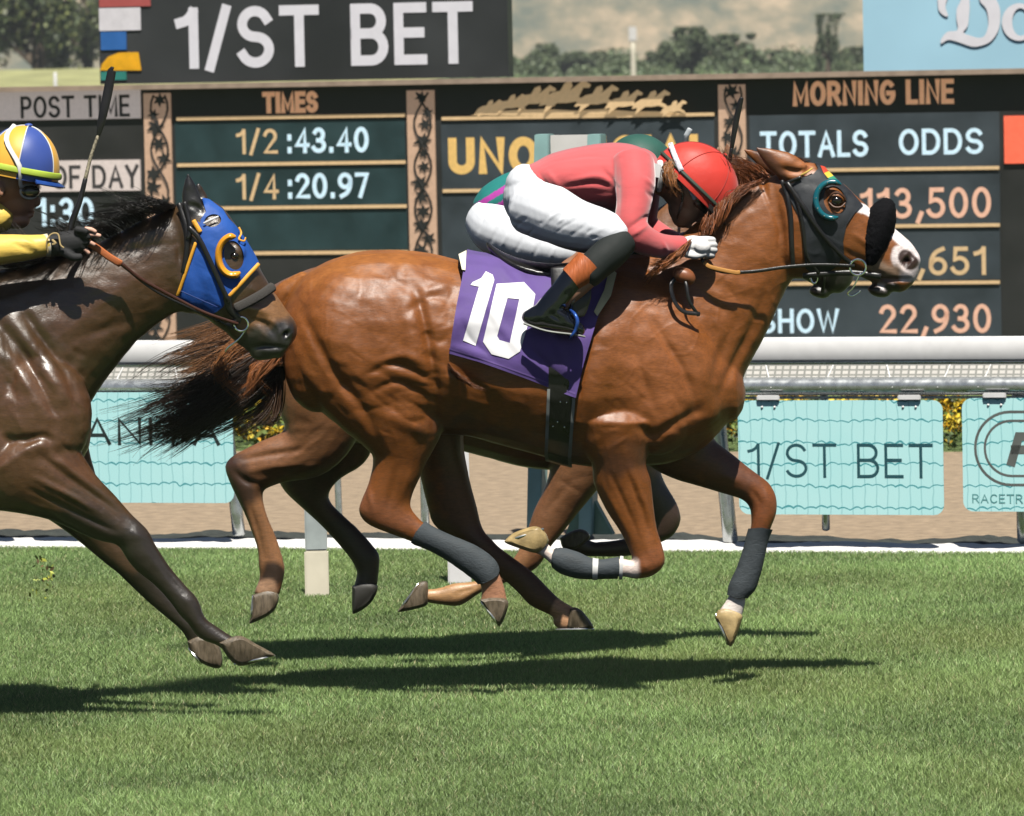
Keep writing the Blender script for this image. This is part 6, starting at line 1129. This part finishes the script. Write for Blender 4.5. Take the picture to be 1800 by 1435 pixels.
tube(mb, [(-75, 365, Y3-.14, .055), (-70, 410, Y3-.20, .05), (-60, 440, Y3-.22, .045), (-20, 440, Y3-.22, .04), (40, 436, Y3-.20, .034), (84, 434, Y3-.19, .03)], n=14); tube(mb, [(-75, 365, Y3+.14, .055), (-70, 410, Y3+.20, .05), (-50, 440, Y3+.22, .045), (60, 440, Y3+.16, .034), (110, 436, Y3+.08, .03)], n=14)
# head in profile looking right and down
ellipsoid(mb, P(18, 315, Y3), .105, .078, .105, rot=R(15)); ellipsoid(mb, P(28, 350, Y3), .068, .058, .075); ellipsoid(mb, P(30, 388, Y3), .045, .042, .030)
tube(mb, [(52, 335, Y3, .012), (64, 350, Y3, .012), (66, 357, Y3, .012), (58, 361, Y3, .011)], n=8); ellipsoid(mb, P(53, 372, Y3), .016, .022, .008); ellipsoid(mb, P(53, 379, Y3), .014, .020, .008); ellipsoid(mb, P(2, 335, Y3-.078), .012, .009, .026); ellipsoid(mb, P(50, 340, Y3-.03), .02, .02, .014)
b3 = remesh(mb, .005, 3); sculpt(b3, [([(58, 375), (48, 376)], 2.5, -.006, Y3+.03), ([(2, 330), (3, 340)], 3, -.006, Y3)]); kid(link('body', b3, M_skin2, sharp=0), J3)
mb = MB(); tube(mb, [(-75, 365, Y3-.13, .07), (-72, 410, Y3-.20, .064), (-58, 440, Y3-.225, .06), (-20, 440, Y3-.225, .056), (30, 437, Y3-.205, .048), (70, 433, Y3-.192, .040), (84, 431, Y3-.19, .038)], n=18)
loft(mb, [(-320, 365, -265, 452, .145), (-250, 322, -218, 456, .16), (-160, 306, -150, 448, .172), (-85, 322, -88, 430, .165), (-45, 345, -52, 412, .11), (-28, 360, -40, 402, .075)], Y3, n=26); tube(mb, [(-75, 365, Y3+.13, .07), (-72, 410, Y3+.20, .064), (-50, 440, Y3+.22, .056), (50, 440, Y3+.17, .044), (90, 436, Y3+.10, .036)], n=16)
garment('silks', mb, M_yel2, J3, .006, 5, (33, .002, 40), [([(20, 425), (60, 445)], 4, -.004, Y3), ([(40, 420), (70, 440)], 4, .004, Y3)], Y3)
mb = MB(); tube(mb, [(-30, 372, Y3, .062), (0, 385, Y3-.01, .06), (8, 392, Y3-.01, .05)], n=16); kid(mb.build('collar', M_yel2, smooth=True), J3)
mb = MB()
for s in (-1, 1): tube(mb, [(-330, 420, Y3+s*.05, .12), (-260, 450, Y3+s*.16, .105), (-190, 468, Y3+s*.24, .085), (-155, 478, Y3+s*.28, .06)], n=18)
garment('breeches', mb, M_pants, J3, .008, 5)
for s in (-1, 1):
    mb = MB(); tube(mb, [(-152, 490, Y3+s*.29, .05), (-205, 545, Y3+s*.33, .05), (-268, 608, Y3+s*.35, .042), (-235, 640, Y3+s*.355, .036), (-205, 650, Y3+s*.355, .03)], n=14); kid(mb.build('boot', M_boot, smooth=True), J3)
# near hand: black glove with bare fingertips, holding rein and whip
yb = Y3-.19
mb = MB(); tube(mb, [(82, 431, yb, .038), (100, 430, yb, .040), (120, 428, yb-.002, .043), (142, 424, yb-.002, .040)], n=18, ry=.75)
for k, (fx, fy) in enumerate(((0, 0), (4, 5), (2, 10), (-3, 15))):
    finger(mb, [(134+fx, 404+fy*1.9, 0, 1.2), (146+fx, 406+fy*1.9, -.006, 1.15), (153+fx, 408+fy*1.8, -.010, 1.05)], yb-.026+k*.008, .0115)
tube(mb, [(110, 440, yb-.02, .018), (128, 452, yb-.03, .015), (142, 452, yb-.028, .013)], n=12)
me = remesh(mb, .0035, 3); kid(link('glove', me, M_gb, sharp=0), J3)
mb = MB()
for k, (pts) in enumerate(([(150, 403), (160, 404), (168, 408)], [(154, 413), (166, 413), (176, 415)], [(152, 425), (160, 427), (166, 431)], [(146, 436), (152, 441), (156, 446)])):
    tube(mb, [(x, y, yb-.03+k*.006, .0082*s) for (x, y), s in zip(pts, (1.05, 1, .85))], n=10, k=3)
kid(mb.build('fingers', mat('pale_fingers', (.62, .36, .26), .5), smooth=True), J3)
mb = MB(); tube(mb, [(84, 445, yb-.036, .0028), (82, 425, yb-.042, .0028), (90, 412, yb-.038, .0028), (102, 412, yb-.04, .0028), (106, 430, yb-.046, .0028), (112, 436, yb-.046, .0028)], n=6); tube(mb, [(92, 422, yb-.042, .004), (97, 428, yb-.043, .005), (92, 430, yb-.043, .003)], n=6); kid(mb.build('glove_trim', mat('gold_trim', (.45, .33, .15), .5), smooth=True), J3)
mb = MB(); tube(mb, [(80, 432, yb, .0395), (86, 431, yb, .0395)], n=18, k=2, ry=.9); kid(mb.build('sleeve_cuff', mat('pale_cuff', (.7, .62, .45), .6), smooth=True), J3)
mb = MB()
# off hand behind
tube(mb, [(105, 436, Y3+.07, .038), (130, 434, Y3+.05, .04), (145, 436, Y3+.04, .03)], n=14); kid(mb.build('glove', M_gb, smooth=True), J3)
# cap
M_cy = mat('yellow_cap', (.80, .42, .05), .45, var=.05, sheen=.1); M_cb = mat('blue_cap', (.04, .08, .32), .45, var=.05, sheen=.1)
h3, c3, Mr3 = helmet(35, 302, Y3, .136, .160, .118, 12, M_cy, J3); h3.data.materials.append(M_cb)
for q in h3.data.polygons:
    l = Mr3.T @ (np.array(q.center)-c3); q.material_index = int(((math.atan2(l[1]/.118, l[0]/.136)+2*math.pi) % (2*math.pi))/(math.pi/3)+.5) % 2
def on3(a, b, hs=1.005): return c3+Mr3 @ np.array([.136*hs*math.cos(a)*math.cos(b), .118*hs*math.cos(a)*math.sin(b), .160*hs*math.sin(a)])
for bb in range(30, 390, 60):
    mb = MB(); tube(mb, [(*on3(R(a), R(bb)), .0022) for a in range(0, 92, 10)], world=True, n=6, k=2); kid(mb.build('seam', mat('white_piping', (.7, .7, .68), .5), smooth=True), h3)
mb = MB(); ellipsoid(mb, on3(R(90), 0, 1.01), .015, .015, .008, n=12); kid(mb.build('button', M_cb, smooth=True), h3)
mb = MB(); tube(mb, [(*on3(R(3), R(b), 1.02), .0075) for b in range(0, 361, 15)], world=True, n=8, k=2, ry=1.6); kid(mb.build('cap_band', mat('lime_band', (.42, .55, .06), .5), smooth=True), h3)
V = []
for i in range(9):
    b = R(-62+124*i/8)
    for r_, dz in ((1.0, -.010), (1.0+.20*math.cos(b)**.5, -.022)): V.append(c3+Mr3 @ np.array([.136*r_*math.cos(b), .118*r_*math.sin(b), dz]))
V2 = [v+Mr3 @ np.array([0, 0, -.006]) for v in V]; kid(link('peak', mesh(V+V2, F+F2+S_), mat('blue_peak', (.02, .07, .30), .25, coat=.4), sharp=0), h3)
mb = MB(); tube(mb, [(*on3(R(70), R(-160), 1.02), .010), (*on3(R(38), R(-122), 1.03), .010), (*on3(R(8), R(-88), 1.05), .010), (38, 0, 0, 0)][:3]+[(*P(36, 324, Y3-.105), .008), (*P(40, 330, Y3-.085), .007)], world=True, n=10, ry=.45); kid(mb.build('goggle_strap', mat('pale_strap', (.72, .70, .66), .55), smooth=True), J3)
mb = MB(); torus(mb, P(52, 337, Y3-.064), .024, .004, tilt=R(35), sx=1.5); gf = mb.build('goggles', mat('smoky_rim', (.5, .48, .42), .35), smooth=True); kid(gf, J3)
mb = MB(); ellipsoid(mb, P(52, 337, Y3-.056), .036, .018, .023, n=16); kid(mb.build('lens', mat('smoke_lens', (.05, .045, .03), .1, coat=.6), smooth=True), gf)
# whip
W3_ = empty('whip', tuple(P(125, 400, yb)), 'long black whip with a wide flap held upright by the yellow sleeved jockey', 'whip')
mb = MB(); tube(mb, [(118, 430, yb, .011), (126, 392, yb+.01, .011), (140, 355, yb+.02, .0095), (150, 315, yb+.03, .008)], n=12); kid(mb.build('handle', M_leather, smooth=True), W3_)
mb = MB(); tube(mb, [(150, 315, yb+.03, .007), (160, 275, yb+.04, .006), (172, 240, yb+.05, .006)], n=10, k=8); kid(mb.build('shaft', mat('speckled_shaft', (.25, .22, .15), .5, var=.9, ns=140), smooth=True), W3_)
mb = MB(); tube(mb, [(172, 242, yb+.05, .006), (178, 215, yb+.05, .013), (188, 170, yb+.06, .016), (196, 128, yb+.07, .015), (198, 124, yb+.07, .012)], n=12, ry=.35); kid(mb.build('flap', M_leather, smooth=True), W3_)
bpy.context.view_layer.update()

# torn grass thrown up by the hoofs
for n_, (px, py, r_) in enumerate(((62, 1040, .05), (88, 1012, .025), (74, 985, .018))):
    c_ = P(px, py, Y3-.3); rs_ = np.random.RandomState(60+n_)
    def fc(r, n): return c_+r.normal(size=(n, 3))*r_*np.array([.6, .6, .5])
    tag(link('turf_clod', leafmass(16, fc, .010, [(.35, .38, .06), (.25, .3, .05), (.2, .14, .07)], 90+n_), M_leaf, smooth=False), ('largest loose tuft of torn grass flying below the dark bay horse', 'middle sized flying tuft of torn grass above the largest one', 'smallest flying scrap of torn grass, topmost of three')[n_], 'grass tuft', 'torn grass tufts thrown up by hoofs')
